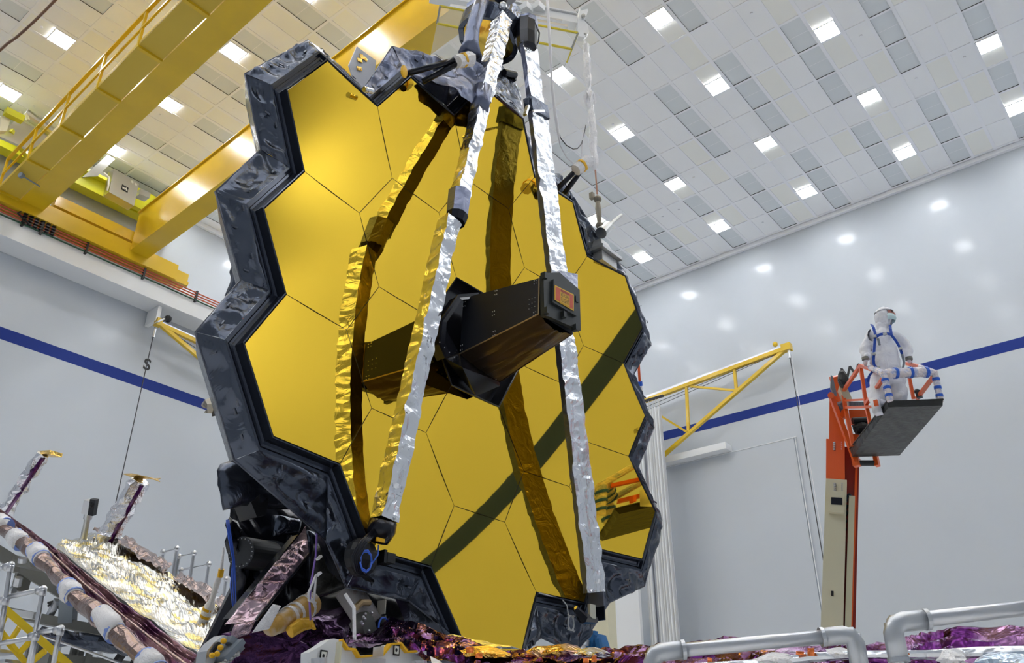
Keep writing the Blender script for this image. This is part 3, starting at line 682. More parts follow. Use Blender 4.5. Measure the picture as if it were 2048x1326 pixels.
m = MB(); m.prism([at(282, 377, 0, -22.8), at(302, 386, 0, -22.8), at(299, 396, 0, -22.8), at(279, 388, 0, -22.8)], V(-.3, 0, 0)); sb(m, 'junction_box', greyp_m if False else steel_m)
m = MB(); m.tube([at(208, 346, 0, -22.5), at(218, 355, 0, -22.4), at(217, 370, 0, -22.4), at(214, 381, 0, -22.5)], .03, 6); sb(m, 'conduit', white_m)
m = MB(); m.prism([at(215, 310, 0, -23.0), at(230, 318, 0, -23.0), at(196, 352, 0, -23.0), at(165, 354, 0, -23.0)], V(-.05, 0, 0)); sb(m, 'trolley_cover', steel_m)
m = MB(); m.prism([at(35, 236, 0, -22.8), at(100, 275, 0, -22.8), at(62, 300, 0, -22.8), at(-4, 272, 0, -22.8)], V(-.1, 0, 0)); m.tube([at(50, 226, 0, -22.9), at(105, 265, 0, -22.9)], .15, 12); sb(m, 'trolley_cover', steel_m)
m = MB(); m.prism([at(2, 232, 0, -22.4), at(22, 236, 0, -22.4), at(14, 262, 0, -22.4), at(0, 262, 0, -22.4)], V(-.2, 0, 0)); m.tube([at(40, 224, 0, -22.6), at(44, 236, 0, -22.6)], .05, 6); m.tube([at(52, 228, 0, -22.6), at(56, 240, 0, -22.6)], .05, 6); sb(m, 'wheel_housing', cream_m)
m = MB(); m.beam(at(10, 222, 0, -22.3), at(46, 240, 0, -22.3), .2, .2); sb(m, 'drive_arm', lime_m)

# ================================================================ letters on the walls
def letter(ch, pos, rot, size, label):
    cu = bpy.data.curves.new('wall_letter', 'FONT'); cu.body = ch; cu.size = size; cu.extrude = .002; cu.align_x = 'CENTER'; cu.align_y = 'CENTER'
    cu.offset = .012
    tmp = bpy.data.objects.new('tmp', cu); C.objects.link(tmp); bpy.context.view_layer.update()
    me = bpy.data.meshes.new_from_object(tmp); bpy.data.objects.remove(tmp); me.materials.clear(); me.materials.append(blackp_m)
    o = bpy.data.objects.new('wall_letter', me); C.objects.link(o); o.location = pos; o.rotation_euler = rot; tag(o, label, 'letter')
letter('S', at(294, 730, 0, XL + .006), (math.pi / 2, 0, math.pi / 2), .52, 'black letter S on the left wall above the blue stripe')
letter('W', at(1702, 745, 1, YF - .006), (math.pi / 2, 0, 0), .56, 'black letter W on the back wall beside the lift')

# ================================================================ wall jib cranes
def wrel(t, *p): return [q - t.location for q in p]
JY = 25.0
jb = thing('jib_crane', 'yellow truss jib crane reaching along the back wall', 'jib crane', at(1292, 800, 1, JY))
J = lambda x, y: at(x, y, 1, JY) - jb.location
m = MB(); m.beam(J(1290, 802), J(1572, 697), .15, .13); m.build('top_chord', yel_m, jb)
m = MB(); m.beam(J(1290, 796), J(1578, 690), .10, .09); m.build('hoist_track', alu_m, jb)
m = MB(); m.beam(J(1305, 930), J(1571, 699), .13, .11); m.build('lower_chord', yel_m, jb)
for a in ((1373, 774, 1377, 862), (1469, 737, 1473, 783)):
    m = MB(); m.beam(J(a[0], a[1]), J(a[2], a[3]), .09, .09); m.build('web_post', yel_m, jb)
for a in ((1312, 826, 1374, 864), (1380, 773, 1470, 781)):
    m = MB(); m.beam(J(a[0], a[1]), J(a[2], a[3]), .08, .07); m.build('web_diagonal', yel_m, jb)
m = MB(); m.b2(J(1568, 700) + V(-.06, -.1, -.06), J(1578, 690) + V(.06, .12, .06)); m.ball(J(1551, 693) + V(0, 0, .08), .09, 8, 6); m.build('end_sheave', yel_m, jb)
for dy in (8, 16):
    m = MB(); m.tube([J(1292, 806 + dy), J(1560, 702 + dy * .2)], .010, 5); m.build('festoon_cable', cable_m, jb)
m = MB(); m.b2(J(1288, 800) + V(-.5, .05, -2.6), J(1288, 800) + V(-.2, .6, .3)); m.build('pivot_post', white_m, jb)
hc_ = at(1577, 697, 1, JY); 
ho = thing('hoist_cable', 'thin hoist cable hanging from the tip of the back wall jib', 'cable', V(hc_.x, hc_.y, .6))
m = MB(); m.tube([V(0, 0, 0), V(0, 0, hc_.z - .85)], .014, 6); m.build('cable', cable_m, ho)
m = MB(); m.tube([V(.12, 0, 0), V(.06, 0, hc_.z - .9)], .007, 6); m.build('tag_line', rope_m, ho)
m = MB(); m.tube([V(0, 0, hc_.z - .95), V(0, 0, hc_.z - .6)], .05, 8); m.build('hook_block', alu_m, ho)
JX = -23.6
jl = thing('jib_crane', 'yellow jib crane on the left wall, mostly hidden behind the telescope', 'jib crane', at(330, 648, 0, JX))
J2 = lambda x, y: at(x, y, 0, JX) - jl.location
m = MB(); m.beam(J2(322, 650), J2(520, 742), .13, .13); m.build('top_chord', yel_m, jl)
m = MB(); m.beam(J2(320, 645), J2(520, 733), .09, .06); m.build('hoist_track', alu_m, jl)
m = MB(); m.beam(J2(324, 652), J2(470, 775), .12, .12); m.build('lower_chord', yel_m, jl)
m = MB(); m.beam(J2(322, 652), J2(480, 752), .02, .02); m.build('festoon_cable', cable_m, jl)
m = MB(); m.b2(J2(310, 650) + V(-.1, 0, 0), J2(320, 642) + V(.1, .05, .05)); m.build('end_sheave', yel_m, jl)
m = MB(); m.beam(J2(318, 642), J2(337, 637), .1, .12); m.ball(J2(336, 638), .12, 8, 6); m.build('trolley', blackp_m, jl)
hc2 = at(311, 652, 0, JX)
hl = thing('hoist_cable', 'thin hoist cable hanging in front of the letter S on the left wall', 'cable', V(hc2.x, hc2.y, .6))
m = MB(); m.tube([V(0, 0, 0), V(0, 0, hc2.z - .65)], .016, 6); m.build('cable', cable_m, hl)
m = MB(); m.tube([V(0, 0, hc2.z - 1.0), V(0, 0, hc2.z - .7)], .05, 8); m.build('hook_block', alu_m, hl)
cl = MB(); a = at(-60, 140, 2, 16); b = at(150, -40, 2, 16.6)
cl.tube([a.lerp(b, t / 12) + V(0, 0, -.35 * math.sin(math.pi * t / 12)) + n3((t, 0, 0), .9, .06) for t in range(13)], .035, 6)
tag(cl.build('ceiling_cable', mat('rope_brown', (.16, .09, .06), .7), smooth=True), 'brown cable sagging across the top left corner under the ceiling', 'cable')

# ================================================================ door panel, ledge, curtain
m = MB(); zt = 9.95 + Z0
m.b2((-14.35, YF - .05, .02), (-9.5, YF - .0005, zt)); o = m.build('door_1', wall_m); o['kind'] = 'structure'
m = MB()
for a, b in (((-14.45, zt), (-9.4, zt)), ((-14.4, 0.02), (-14.4, zt)), ((-9.45, 0.02), (-9.45, zt))): m.beam((a[0], YF - .05, a[1]), (b[0], YF - .05, b[1]), .035, .02)
m.build('door_frame', white_m, o)
m = MB(); a = at(1322, 940, 1, YF - .3); b = at(1457, 906, 1, YF - .3)
m.b2((a.x, YF - .45, zt + .02), (b.x, YF, zt + .25)); tag(m.build('wall_ledge', white_m), 'narrow white box ledge on the back wall above the door', 'ledge')
cu = thing('strip_curtain', 'tall white pleated curtain hanging at the foot of the back wall jib', 'curtain', at(1310, 1000, 1, 24.3) * 1)
cu.location.z = 0
x0, x1 = at(1295, 850, 1, 24.3).x, at(1318, 850, 1, 24.3).x; zt2 = at(1318, 812, 1, 24.3).z
m = MB(); m.grid(lambda u, v: V(-14.45 + 1.0 * u, 24.3 + .07 * math.sin(u * 60) + .03 * math.sin(u * 23), .03 + (zt2 - .05) * v) - cu.location, 90, 4)
m.grid(lambda u, v: V(-14.45 + 1.0 * u, 24.34 + .07 * math.sin(u * 60) + .03 * math.sin(u * 23), .03 + (zt2 - .05) * v) - cu.location, 90, 2)
m.build('curtain_sheet', white_m, cu, smooth=True)
m = MB()
for q in range(8): m.tube([V(-14.4 + .13 * q, 24.3, zt2 - .03) - cu.location, V(-14.4 + .13 * q, 24.3, zt2 + .3) - cu.location], .012, 5)
m.build('curtain_hook', steel_m, cu, kind='stuff')
m = MB(); m.beam(V(-14.9, 24.3, zt2 + .33) - cu.location, V(-13.3, 24.3, zt2 + .33) - cu.location, .06, .08); m.build('curtain_track', blackp_m, cu)
m = MB(); m.b2((-16.9, 24.0, 0.0), (-14.6, 24.1, 5.6 + Z0)); m.b2((-14.7, 23.98, 0), (-14.6, 24.12, 5.6 + Z0))
tag(m.build('partition_panel', white_m), 'wide white partition panel standing left of the pleated curtain', 'panel')
m = MB(); a, b, c, d = at(1196, 1300, 1, 21), at(1215, 1300, 1, 21), at(1233, 1190, 1, 21), at(1216, 1190, 1, 21)
m.b2((a.x - .1, 20.8, 0), (b.x + .2, 21.2, 7.0)); tag(m.build('cream_column', cream_m), 'cream column standing behind the lower right corner of the mirror', 'column')

# ================================================================ lifting beam over the telescope
fixw = tel.matrix_world  # telescope root is placed with MC / MR
def T2W(p): return MC + MR @ Vector(p)
pf = T2W(c1 + V(0, .13, .1))
be = at(1160, 48, 0, pf.x); zb_ = be.z - Z0; ble = at(868, -8, 2, zb_)
lb = thing('lifting_beam', 'white lifting beam with clear drip tray edged in yellow tape at the top edge', 'lifting beam', be)
dv = (ble - be).normalized(); nb = dv.cross(V(0, 0, 1)).normalized()
if nb.dot(CAM - be) < 0: nb = -nb
def plane_hit(x, y, p, n):
    d = ray(x, y); t = (p - CAM).dot(n) / d.dot(n); return CAM + d * t
def bq(x, y, t=0): return plane_hit(x, y, be + nb * t, nb) - be
def bb(a, b, w, h, nm, mt, par=None):
    m = MB(); m.beam(a, b, w, h); return m.build(nm, mt, par or lb)
bb(bq(1152, 46), bq(860, -9), .16, .16, 'beam', white_m); bb(bq(1150, 36), bq(860, -19), .22, .03, 'beam_flange', white_m)
bb(bq(1135, 54, .12), bq(900, 12, .12), .05, .05, 'side_rail', alu_m); bb(bq(1124, 42, .1), bq(1010, 21, .1), .04, .03, 'side_rail', alu_m)
m = MB(); m.prism([bq(*p, .12) for p in ((1160, 15), (1163, 21), (1176, 17), (1176, 23), (1168, 40), (1176, 50), (1178, 64), (1169, 74), (1157, 72), (1156, 45))], nb * -.1); lg = m.build('lug_plate', white_m, lb)
m = MB(); m.ball(bq(1167, 32, .16), .04, 8, 6); m.ball(bq(1170, 70, .1), .035, 8, 6); m.build('lug_bolt', steel_m, lg)
for x, y in ((1052, 12), (1076, 10)):
    m = MB(); m.box(bq(x, y + 6, .1), (.16, .16, .12)); m.ball(bq(x, y - 2, .1), .06, 8, 6); m.build('roller_bracket', white_m, lb)
bb(bq(1040, -14), bq(930, -24), .25, .2, 'shackle_block', white_m)
T0, T1, T2, T3 = bq(1156, 66, .3), bq(880, 12, .3), bq(874, 47, .3), bq(1143, 98, .3)
m = MB(); m.prism([T0, T1, T2, T3], nb * -.006); m.build('tray_panel', glass_m, lb)
bk3 = nb * -.62
m = MB(); m.prism([T3, T2, T2 + bk3, T3 + bk3], V(0, 0, .006)); m.build('tray_panel', glass_m, lb)
m = MB(); m.prism([T0, T3, T3 + bk3, T0 + bk3], dv * .006); m.build('tray_panel', glass_m, lb)
tp = mat('tape_yellow', (.70, .56, .02), .4); tg = mat('tape_grey', (.22, .23, .22), .5)
for a, b, mt in ((T0, T1, tp), (T3, T3.lerp(T2, .3), tp), (T3.lerp(T2, .3), T3.lerp(T2, .62), tg), (T3.lerp(T2, .62), T2, tp), (T0, T3, tg), (T1, T2, tg), (T0, T0 + bk3, tp)):
    bb(a, b, .026, .026, 'taped_edge', mt)
be = at(1170, 74, 0, pf.x)
# sling in plastic down to the fixture
top = V(be.x, be.y, be.z - .02)
sl = thing('wrapped_sling', 'lifting sling wrapped in wrinkled clear plastic hanging from the white beam end', 'sling', V(pf.x, pf.y, pf.z + .12))
hgt = top.z - sl.location.z; off = V(be.x - pf.x, be.y - pf.y, 0)
def sp_(t): return off * t + V(0, 0, hgt * t)
m = MB(); pts = [sp_(.30 + .68 * t / 30) + n3((t * .3, 0, 2), 1, .03) for t in range(31)]
m.tube(pts, [.02 if t in (0, 30) else .055 + .03 * noise.noise(Vector((t * .35, 3, 1))) for t in range(31)], 9); m.v = [v + n3(v, 9, .03) for v in m.v]; m.build('plastic_sleeve', film_m, sl)
m = MB(); m.tube([sp_(.18), sp_(.31)], .012, 6); m.build('copper_wire', mat('wire_copper', (.45, .2, .12), .4), sl)
m = MB(); m.tube([sp_(.03), sp_(.11), sp_(.15)], [.035, .045, .03], 8); m.ball(sp_(.155), .06, 8, 6); m.ball(sp_(.035), .06, 8, 6); m.box(sp_(.17) + V(-.06, -.05, 0), (.06, .06, .1)); m.build('turnbuckle', mat('worn_steel', (.25, .22, .17), .5, .7), sl)
m = MB(); m.tube([sp_(.66) + V(.06 * math.cos(t_ * .6), .06 * math.sin(t_ * .6), .10 * math.sin(t_ * 1.3) * 0 + (-.08 if t_ % 2 else .08)) for t_ in range(11)], .035, 6); m.build('cord_reel', film_m, sl)
m = MB(); pts = [(1172, 250), (1168, 268), (1163, 288), (1155, 297), (1146, 298), (1133, 291), (1121, 276), (1114, 254)]
m.tube([at(x, y, 0, pf.x) - sl.location for x, y in pts], .008, 5); m.build('reel_cord', cable_m, sl, smooth=True)
m = MB(); pts = [(1166, 262), (1164, 300), (1164, 325)]; m.tube([at(x, y, 0, pf.x) - sl.location for x, y in pts], .012, 5); m.build('reel_cord', rope_m, sl)
m = MB(); pts = [(1093, -30), (1097, 40), (1101, 110), (1104, 170), (1110, 225), (1115, 258), (1120, 290), (1133, 315), (1150, 330)]
m.tube([at(x, y, 0, pf.x) for x, y in pts], [.022] * 6 + [.008] * 3, 6)
tag(m.build('white_rope', rope_m, smooth=True), 'thin white rope hanging straight down left of the wrapped sling', 'rope')

# ================================================================ boom lift with basket
h = 4.44
pA, pB, pC, pD = at(1705, 914, 2, h), at(1799, 911, 2, h), at(1885, 812, 2, h), at(1777, 815, 2, h)
pC = pD + (pB - pA)
lift = thing('boom_lift', 'orange and cream boom lift raised beside the back wall, basket floor draped in black', 'boom lift', V(-4.6, 12.6, 0))
def LB(m, name, mt, par=None, **k): m.v = [v - lift.location for v in m.v]; return m.build(name, mt, par or lift, **k)
up_ = lambda p, z: p + V(0, 0, z)
cen4 = (pA + pB + pC + pD) / 4
def out(p, d): q = p - cen4; q.z = 0; return p + q.normalized() * d
tA, tB, tC, tD = up_(out(pA, .03), .14), up_(out(pB, .03), .14), up_(out(pC, .03), .075), up_(out(pD, .04), .075)
m = MB()
def drape(a, b, c, d, seed, nu=26, nv=18):
    n_ = (b - a).cross(d - a).normalized()
    def fn(u, v):
        p = (a * (1 - u) + b * u) * (1 - v) + (d * (1 - u) + c * u) * v; w = min(1, 8 * min(u, 1 - u, v, 1 - v))
        q = p.dot((b - a).normalized()); r_ = p.dot((d - a).normalized())
        return p + n_ * (.016 * w * noise.noise(Vector((q * 9 + r_ * 5, r_ * 1.6, seed))) + .008 * w * noise.noise(Vector((q * 20, r_ * 5, seed))))
    m.grid(fn, nu, nv)
drape(pA, pB, pC, pD, 1, 30, 40)
drape(pA, pD, tD, tA, 2, 40, 6); drape(pD, pC, tC, tD, 3); drape(pC, pB, tB, tC, 4); drape(pB, pA, tA, tB, 5)
m.add([tA, tB, tC, tD], [(0, 1, 2, 3)])
bk = LB(m, 'draped_floor', drape_m, smooth=True)
m = MB(); m.tube([tA, tD, tC, tB], .012, 6); LB(m, 'drape_hem', drape_m, bk)
# side planes of the rails
def plane_hit(x, y, p, n):
    d = ray(x, y); t = (p - CAM).dot(n) / d.dot(n); return CAM + d * t
nDA = (tA - tD).cross(V(0, 0, 1)).normalized(); nCB = nDA
sL = lambda x, y: plane_hit(x, y, tD, nDA)
sR = lambda x, y: plane_hit(x, y, tC, nCB)
def bar(pts, w, name, mt=orange_m, f=sL, par=None):
    m = MB()
    for a, b in zip(pts[:-1], pts[1:]):
        a = f(*a) if isinstance(a, tuple) else a; b = f(*b) if isinstance(b, tuple) else b
        m.beam(a, b, w, w)
    return LB(m, name, mt, par)
bar([(1721, 731), (1686, 783)], .045, 'basket_rail'); bar([(1686, 783), (1690, 812), (1706, 892)], .05, 'basket_post')
bar([(1721, 731), (1732, 808), (1740, 846)], .045, 'basket_post'); bar([(1691, 801), (1731, 799)], .03, 'basket_rail'); bar([(1692, 815), (1762, 813)], .04, 'basket_rail')
bar([(1732, 808), (1766, 757)], .045, 'basket_brace'); bar([(1721, 731), (1768, 748)], .045, 'basket_rail')
bar([(1867, 753), (1834, 797)], .045, 'basket_brace', f=sR); bar([(1818, 752), (1827, 798)], .04, 'basket_post', f=sR); bar([(1814, 727), (1834, 732), (1869, 744)], .045, 'basket_rail', f=sR)
DT, CT = sL(1767, 747), sR(1869, 744)
m = MB(); m.tube([sL(1780, 802), DT, sL(1740, 735)], [.042, .042, .035], 9); m.v = [v + n3(v, 18, .012) for v in m.v]; wr1 = LB(m, 'wrapped_post', wrap_m)
m = MB(); m.tube([sR(1881, 803), CT, sR(1840, 734)], [.042, .042, .035], 9); m.v = [v + n3(v, 18, .012) for v in m.v]; wr2 = LB(m, 'wrapped_post', wrap_m)
for f_, a, b, par in ((sL, (1780, 802), DT, wr1), (sR, (1881, 803), CT, wr2)):
    a = f_(*a)
    for t_ in (.15, .42, .7):
        m = MB(); m.tube([a.lerp(b, t_), a.lerp(b, t_ + .09)], .049, 9); LB(m, 'blue_band', bluetape_m, par)
m = MB(); m.tube([DT.lerp(CT, t_ / 14) for t_ in range(15)], [.035] + [.068] * 12 + [.05, .03], 12); m.v = [v + n3(v, 16, .016) for v in m.v]; wr = LB(m, 'wrapped_top_rail', wrap_m)
for t_ in (.20, .49, .80):
    m = MB(); m.tube([DT.lerp(CT, t_), DT.lerp(CT, t_ + .055)], .076, 12); LB(m, 'blue_band', bluetape_m, wr)
m = MB(); m.box(sR(1838, 789), (.07, .07, .1)); m.ball(sR(1834, 783), .04, 8, 6); LB(m, 'foot_switch', blackp_m)
# platform support behind: rotator, controls, link arms
q = lambda x, y, d=13.2: cz(x, y, d)
m = MB(); m.prism([q(1697, 819), q(1732, 819), q(1737, 838), q(1700, 836)], V(-.1, .3, 0)); m.prism([q(1700, 868), q(1718, 868), q(1716, 905), q(1708, 890)], V(-.1, .3, 0)); LB(m, 'rotator_plate', orange_m)
m = MB()
for k in range(7): m.beam(q(1699 + 4.6 * k, 803, 13.0), q(1700 + 4.6 * k, 815, 13.0), .03, .05)
LB(m, 'rubber_bellows', greyp_m)
m = MB(); m.tube([q(1705, 842, 13.0), q(1738, 840, 13.0)], .05, 10); m.ball(q(1722, 856, 13.0), (.12, .12, .10), 12, 8); m.tube([q(1705, 850, 12.95), q(1712, 868, 12.95), q(1727, 868, 12.95)], .012, 6); LB(m, 'rotator_motor', blackp_m)
m = MB(); m.tube([q(1677, 806, 13.4), q(1686, 826, 13.4)], .085, 12); LB(m, 'levelling_motor', mat('motor_grey', (.16, .20, .26), .45))
m = MB(); m.prism([q(1682, 822), q(1690, 814), q(1692, 826), q(1686, 836), q(1681, 832)], V(-.05, .15, 0)); LB(m, 'bracket_plate', orange_m)
m = MB(); m.prism([q(1678, 772), q(1693, 772), q(1704, 797), q(1692, 806)], V(-.1, .2, 0)); LB(m, 'control_box', cream_m)
m = MB(); m.ball(q(1686, 760, 13.2), (.08, .08, .15), 10, 8); m.v = [v + n3(v, 12, .03) for v in m.v]; LB(m, 'control_cover', blackp_m)
ctop = 13.75
m = MB(); m.beam(cz(1672, 752, ctop), cz(1685, 806, ctop), .17, .16, (.5, -.8, 0)); LB(m, 'upper_arm', orange_m)
m = MB(); m.prism([cz(1661, 753, ctop - .15), cz(1665, 757, ctop - .15), cz(1673, 793, ctop - .15), cz(1667, 793, ctop - .15), cz(1660, 778, ctop - .15)], V(.03, -.06, 0)); LB(m, 'knuckle_plate', greyp_m)
m = MB(); m.beam(cz(1662, 791, 13.45), cz(1712, 924, 13.0), .065, .09, (.5, -.8, 0)); LB(m, 'link_bar', orange_m)
m = MB(); m.tube([cz(1662, 791, 13.3), cz(1662, 791, 13.7)], .05, 10); LB(m, 'link_pin', orange_m); m = MB(); m.box(cz(1713, 925, 13.0), (.1, .1, .12)); LB(m, 'link_pin', orange_m)
m = MB(); m.tube([cz(1714, 926, 13.0), cz(1750, 926, 13.0)], .045, 10); cy_ = LB(m, 'tilt_cylinder', blackp_m)
m = MB(); m.box(cz(1753, 922, 13.0), (.06, .1, .16)); LB(m, 'cylinder_lug', orange_m)
# mast sections: three telescoping box tubes leaning slightly
ax0 = cz(1660, 1290, 12.35); ax1 = cz(1675, 790, 13.9); axd = (ax1 - ax0).normalized()
face = V(.35, -.94, 0)
def mp(x, y):                                # point of the mast axis plane by image height
    t = 0
    lo, hi = -4.0, 9.0
    for _ in range(40):
        md = (lo + hi) / 2; p = ax0 + axd * md; yy = pix(p)[1]
        if yy > y: lo = md
        else: hi = md
    p = ax0 + axd * lo; px_ = pix(p)
    return p + V(.772, .635, 0) * ((x - px_[0]) * px_[2] / F)
base_ = ax0 - axd * (ax0.z / axd.z)
m = MB(); m.beam(mp(1674, 790), mp(1673, 900), .22, .24, face); LB(m, 'inner_boom', orange_m)
m = MB(); m.beam(mp(1671, 884), mp(1671, 985), .27, .28, face); mb = LB(m, 'middle_boom', orange_m)
for x_, y0_, fm_ in ((1669, 892, 0), (1682, 892, 0)):
    m = MB()
    for k in range(4): m.box(mp(x_, y0_ + 4.3 * k) + face * .15, (.03, .03, .025))
    LB(m, 'wear_pad_bolt', alu_m, mb)
m = MB(); m.beam(mp(1674, 966), mp(1674, 1290).lerp(base_, .0), .30, .30, face); lo_ = mp(1668, 1290); 
m = MB(); m.beam(mp(1673, 964), mp(1663, 1290), .30, .30, face); m.beam(mp(1663, 1290), V(mp(1663, 1290).x - .1, mp(1663, 1290).y - .35, .5), .30, .30, face); ob = LB(m, 'outer_boom', cream_m)
for x_ in (1670, 1684):
    m = MB()
    for k in range(4): m.box(mp(x_, 974 + 4.3 * k) + face * .165, (.03, .03, .025))
    LB(m, 'wear_pad_bolt', alu_m, ob)
m = MB(); m.beam(mp(1674, 992) + face * .2, mp(1673, 1034) + face * .2, .21, .12, face); cbx = LB(m, 'control_cabinet', cream_m, ob)
m = MB(); m.beam(mp(1674, 1005) + face * .265, mp(1674, 1019) + face * .265, .16, .01, face); LB(m, 'display', gloss_m, cbx)
m = MB(); m.beam(mp(1665, 1186) + face * .155, mp(1665, 1196) + face * .155, .035, .01, face); LB(m, 'warning_sticker', blackp_m, ob)
dred = mat('channel_red', (.25, .02, .01), .45)
m = MB(); m.beam(mp(1703, 892) - face * .1, mp(1692, 1290) - face * .1, .24, .10, face); LB(m, 'cable_channel', dred)
m = MB(); m.beam(mp(1714, 905) - face * .06, mp(1701, 1290) - face * .06, .035, .14, face); LB(m, 'channel_edge', orange_m)
m = MB(); m.beam(mp(1704, 994) + face * .02, mp(1695, 1290) + face * .02, .085, .10, face); LB(m, 'cable_trough', cream_m)
m = MB(); pts = [mp(1693 - k * .02 * 36, 1010 + k * 8) + V(.012 * (-1) ** k, 0, 0) for k in range(36)]; m.tube(pts, .022, 5); LB(m, 'drag_chain', blackp_m)
m = MB(); pts = [mp(1692 + k * 2, 1004 - 14 * math.sin(k / 6 * math.pi)) for k in range(7)]
for d_ in (0, .04): m.tube([p + face * d_ for p in pts], .02, 6)
LB(m, 'hose_loop', gloss_m)
m = MB(); bp_ = V(mp(1663, 1290).x - .1, mp(1663, 1290).y - .35, 0); m.b2(bp_ + V(-1.1, -.8, .35), bp_ + V(1.1, .8, .9)); LB(m, 'chassis', orange_m)
for sx in (-.8, .8):
    for sy in (-.9, .9):
        m = MB(); m.tube([bp_ + V(sx, sy - .12, .4), bp_ + V(sx, sy + .12, .4)], .4, 20); LB(m, 'wheel', blackp_m)

# ================================================================ the person in the basket
fP = V(.635, -.772, 0).normalized(); rP = V(.772, .635, 0).normalized()
mid = (tC + tD) / 2; ddir = (tA - tD); ddir.z = 0; ddir.normalize()
Pp = mid + ddir * .42; Pp.z = tD.z + .02
per = thing('person', 'person in white hooded suit, face mask and blue harness standing in lift basket', 'person', Pp)
def pp(x, y, d=0.0): return plane_hit(x, y, Pp + fP * d, fP) - Pp
def skinned(name, nodes, edges, mt, par, sub=2, root=0):
    me = bpy.data.meshes.new(name); me.from_pydata([n[0] for n in nodes], edges, []); me.materials.append(mt)
    o = bpy.data.objects.new(name, me); C.objects.link(o); o.parent = par
    sk = o.modifiers.new('s', 'SKIN'); sk.use_smooth_shade = True; sk.branch_smoothing = .6
    ly = me.skin_vertices[0] if me.skin_vertices else None
    if ly is None:
        bm = bmesh.new(); bm.from_mesh(me); bm.verts.layers.skin.verify(); bm.to_mesh(me); bm.free(); ly = me.skin_vertices[0]
    for i, n in enumerate(nodes):
        r = n[1] if isinstance(n[1], tuple) else (n[1], n[1]); ly.data[i].radius = r; ly.data[i].use_root = (i == root)
    ss = o.modifiers.new('u', 'SUBSURF'); ss.levels = sub; ss.render_levels = sub
    return o
zf = Pp.z
N = []; E_ = []
def nd(p, r): N.append((p, r)); return len(N) - 1
pel = nd(pp(1774, 757, 0), (.27, .20)); wa = nd(pp(1772, 736, .02), (.235, .2)); be_ = nd(pp(1770, 712, .05), (.205, .19)); chn = nd(pp(1768, 690, .03), (.20, .18)); shc = nd(pp(1768, 672, 0), .155); nk = nd(pp(1768, 660, 0), .105)
E_ += [(pel, wa), (wa, be_), (be_, chn), (chn, shc), (shc, nk)]
hd = nd(pp(1768, 645, .01), .095); hd2 = nd(pp(1768, 634, .02), .118); hd3 = nd(pp(1769, 624, .0), .105); E_ += [(nk, hd), (hd, hd2), (hd2, hd3)]
for sx, sh, el, wr_ in ((-1, (1745, 671), (1730, 700), (1731, 718)), (1, (1792, 671), (1811, 698), (1818, 718))):
    a = nd(pp(*sh, 0), .095); b = nd(pp((sh[0] + el[0]) / 2, (sh[1] + el[1]) / 2, -.02), .085); c_ = nd(pp(*el, -.03 if sx < 0 else -.02), .072); d_ = nd(pp((el[0] + wr_[0]) / 2, (el[1] + wr_[1]) / 2 , .02), .07); e_ = nd(pp(*wr_, .08), .045)
    E_ += [(shc, a), (a, b), (b, c_), (c_, d_), (d_, e_)]
for sx, hp, kn, an in ((-1, (1757, 776), (1757, 806), (1757, 0)), (1, (1794, 776), (1797, 806), (1792, 0))):
    a = nd(pp(*hp, .0), .155); b = nd(pp((hp[0] + kn[0]) / 2, (hp[1] + kn[1]) / 2, .03), .14); c_ = nd(pp(*kn, .03), .115)
    q0 = pp(*kn, .03); d_ = nd(V(q0.x, q0.y, 0) - fP * .02 + V(0, 0, .10) , .065); E_ += [(pel, a), (a, b), (b, c_), (c_, d_)]
    f_ = nd(V(q0.x, q0.y, 0) + fP * .14 + V(0, 0, .045), .045); E_ += [(d_, f_)]
body = skinned('body_suit', N, E_, suit_m, per)
dt = bpy.data.textures.new('wrinkle', 'CLOUDS'); dt.noise_scale = .12; dm_ = body.modifiers.new('w', 'DISPLACE'); dm_.texture = dt; dm_.strength = .11; dm_.mid_level = .5
# face turned to the right of the picture, mask and hood
hdir = (rP * .80 + fP * .60).normalized(); hs = hdir.cross(V(0, 0, 1)).normalized(); hc0 = pp(1769, 634, .02)
def hp_(f, s_, z): return hc0 + hdir * f + hs * s_ + V(0, 0, z)
m = MB()
def patch(f0, ang0, ang1, z0, z1, bulge, mi=0, n=12, k=8):
    def fn(u, v):
        a = ang0 + (ang1 - ang0) * u; z = z0 + (z1 - z0) * v; r = f0 + bulge * math.sin(math.pi * v)
        return hp_(r * math.cos(a), r * .82 * math.sin(a), z)
    m.grid(fn, n, k, mi)
patch(.121, -.95, .95, -.01, .062, .004)
fc_ = m.build('face', skin_m, per, smooth=True)
m = MB(); m.ball(hp_(.135, 0, .0), (.016, .016, .028), 8, 6); m.build('nose', skin_m, fc_)
for sy in (-.032, .032):
    m = MB(); m.ball(hp_(.118, sy, .032), (.012, .012, .008), 8, 6); m.build('eye', mat('eye_dark', (.06, .03, .03), .3), fc_)
m = MB(); m.beam(hp_(.118, -.075, .046), hp_(.126, 0, .050), .012, .012); m.beam(hp_(.126, 0, .050), hp_(.118, .075, .046), .012, .012); m.build('brow', mat('brow_brown', (.10, .04, .03), .7), fc_)
m = MB(); patch(.128, -1.15, 1.15, -.095, .006, .022); mk = m.build('face_mask', mask_m, per, smooth=True)
m = MB(); m.tube([hp_(.0, -.115, -.03), hp_(.06, -.112, -.02), hp_(.09, -.09, -.015)], .004, 5); m.build('mask_loop', mask_m, mk)
m = MB()
def hood(u, v):                             # shell open at the face
    a = 1.05 + (2 * math.pi - 2.10) * u; ph = v
    z = -.13 + .27 * ph; r = .128 * math.sqrt(max(.02, 1 - ((ph - .42) / .62) ** 2)) + .006
    q = hp_(r * math.cos(a), r * .9 * math.sin(a), z); return q + n3(q, 14, .006)
m.grid(hood, 24, 12)
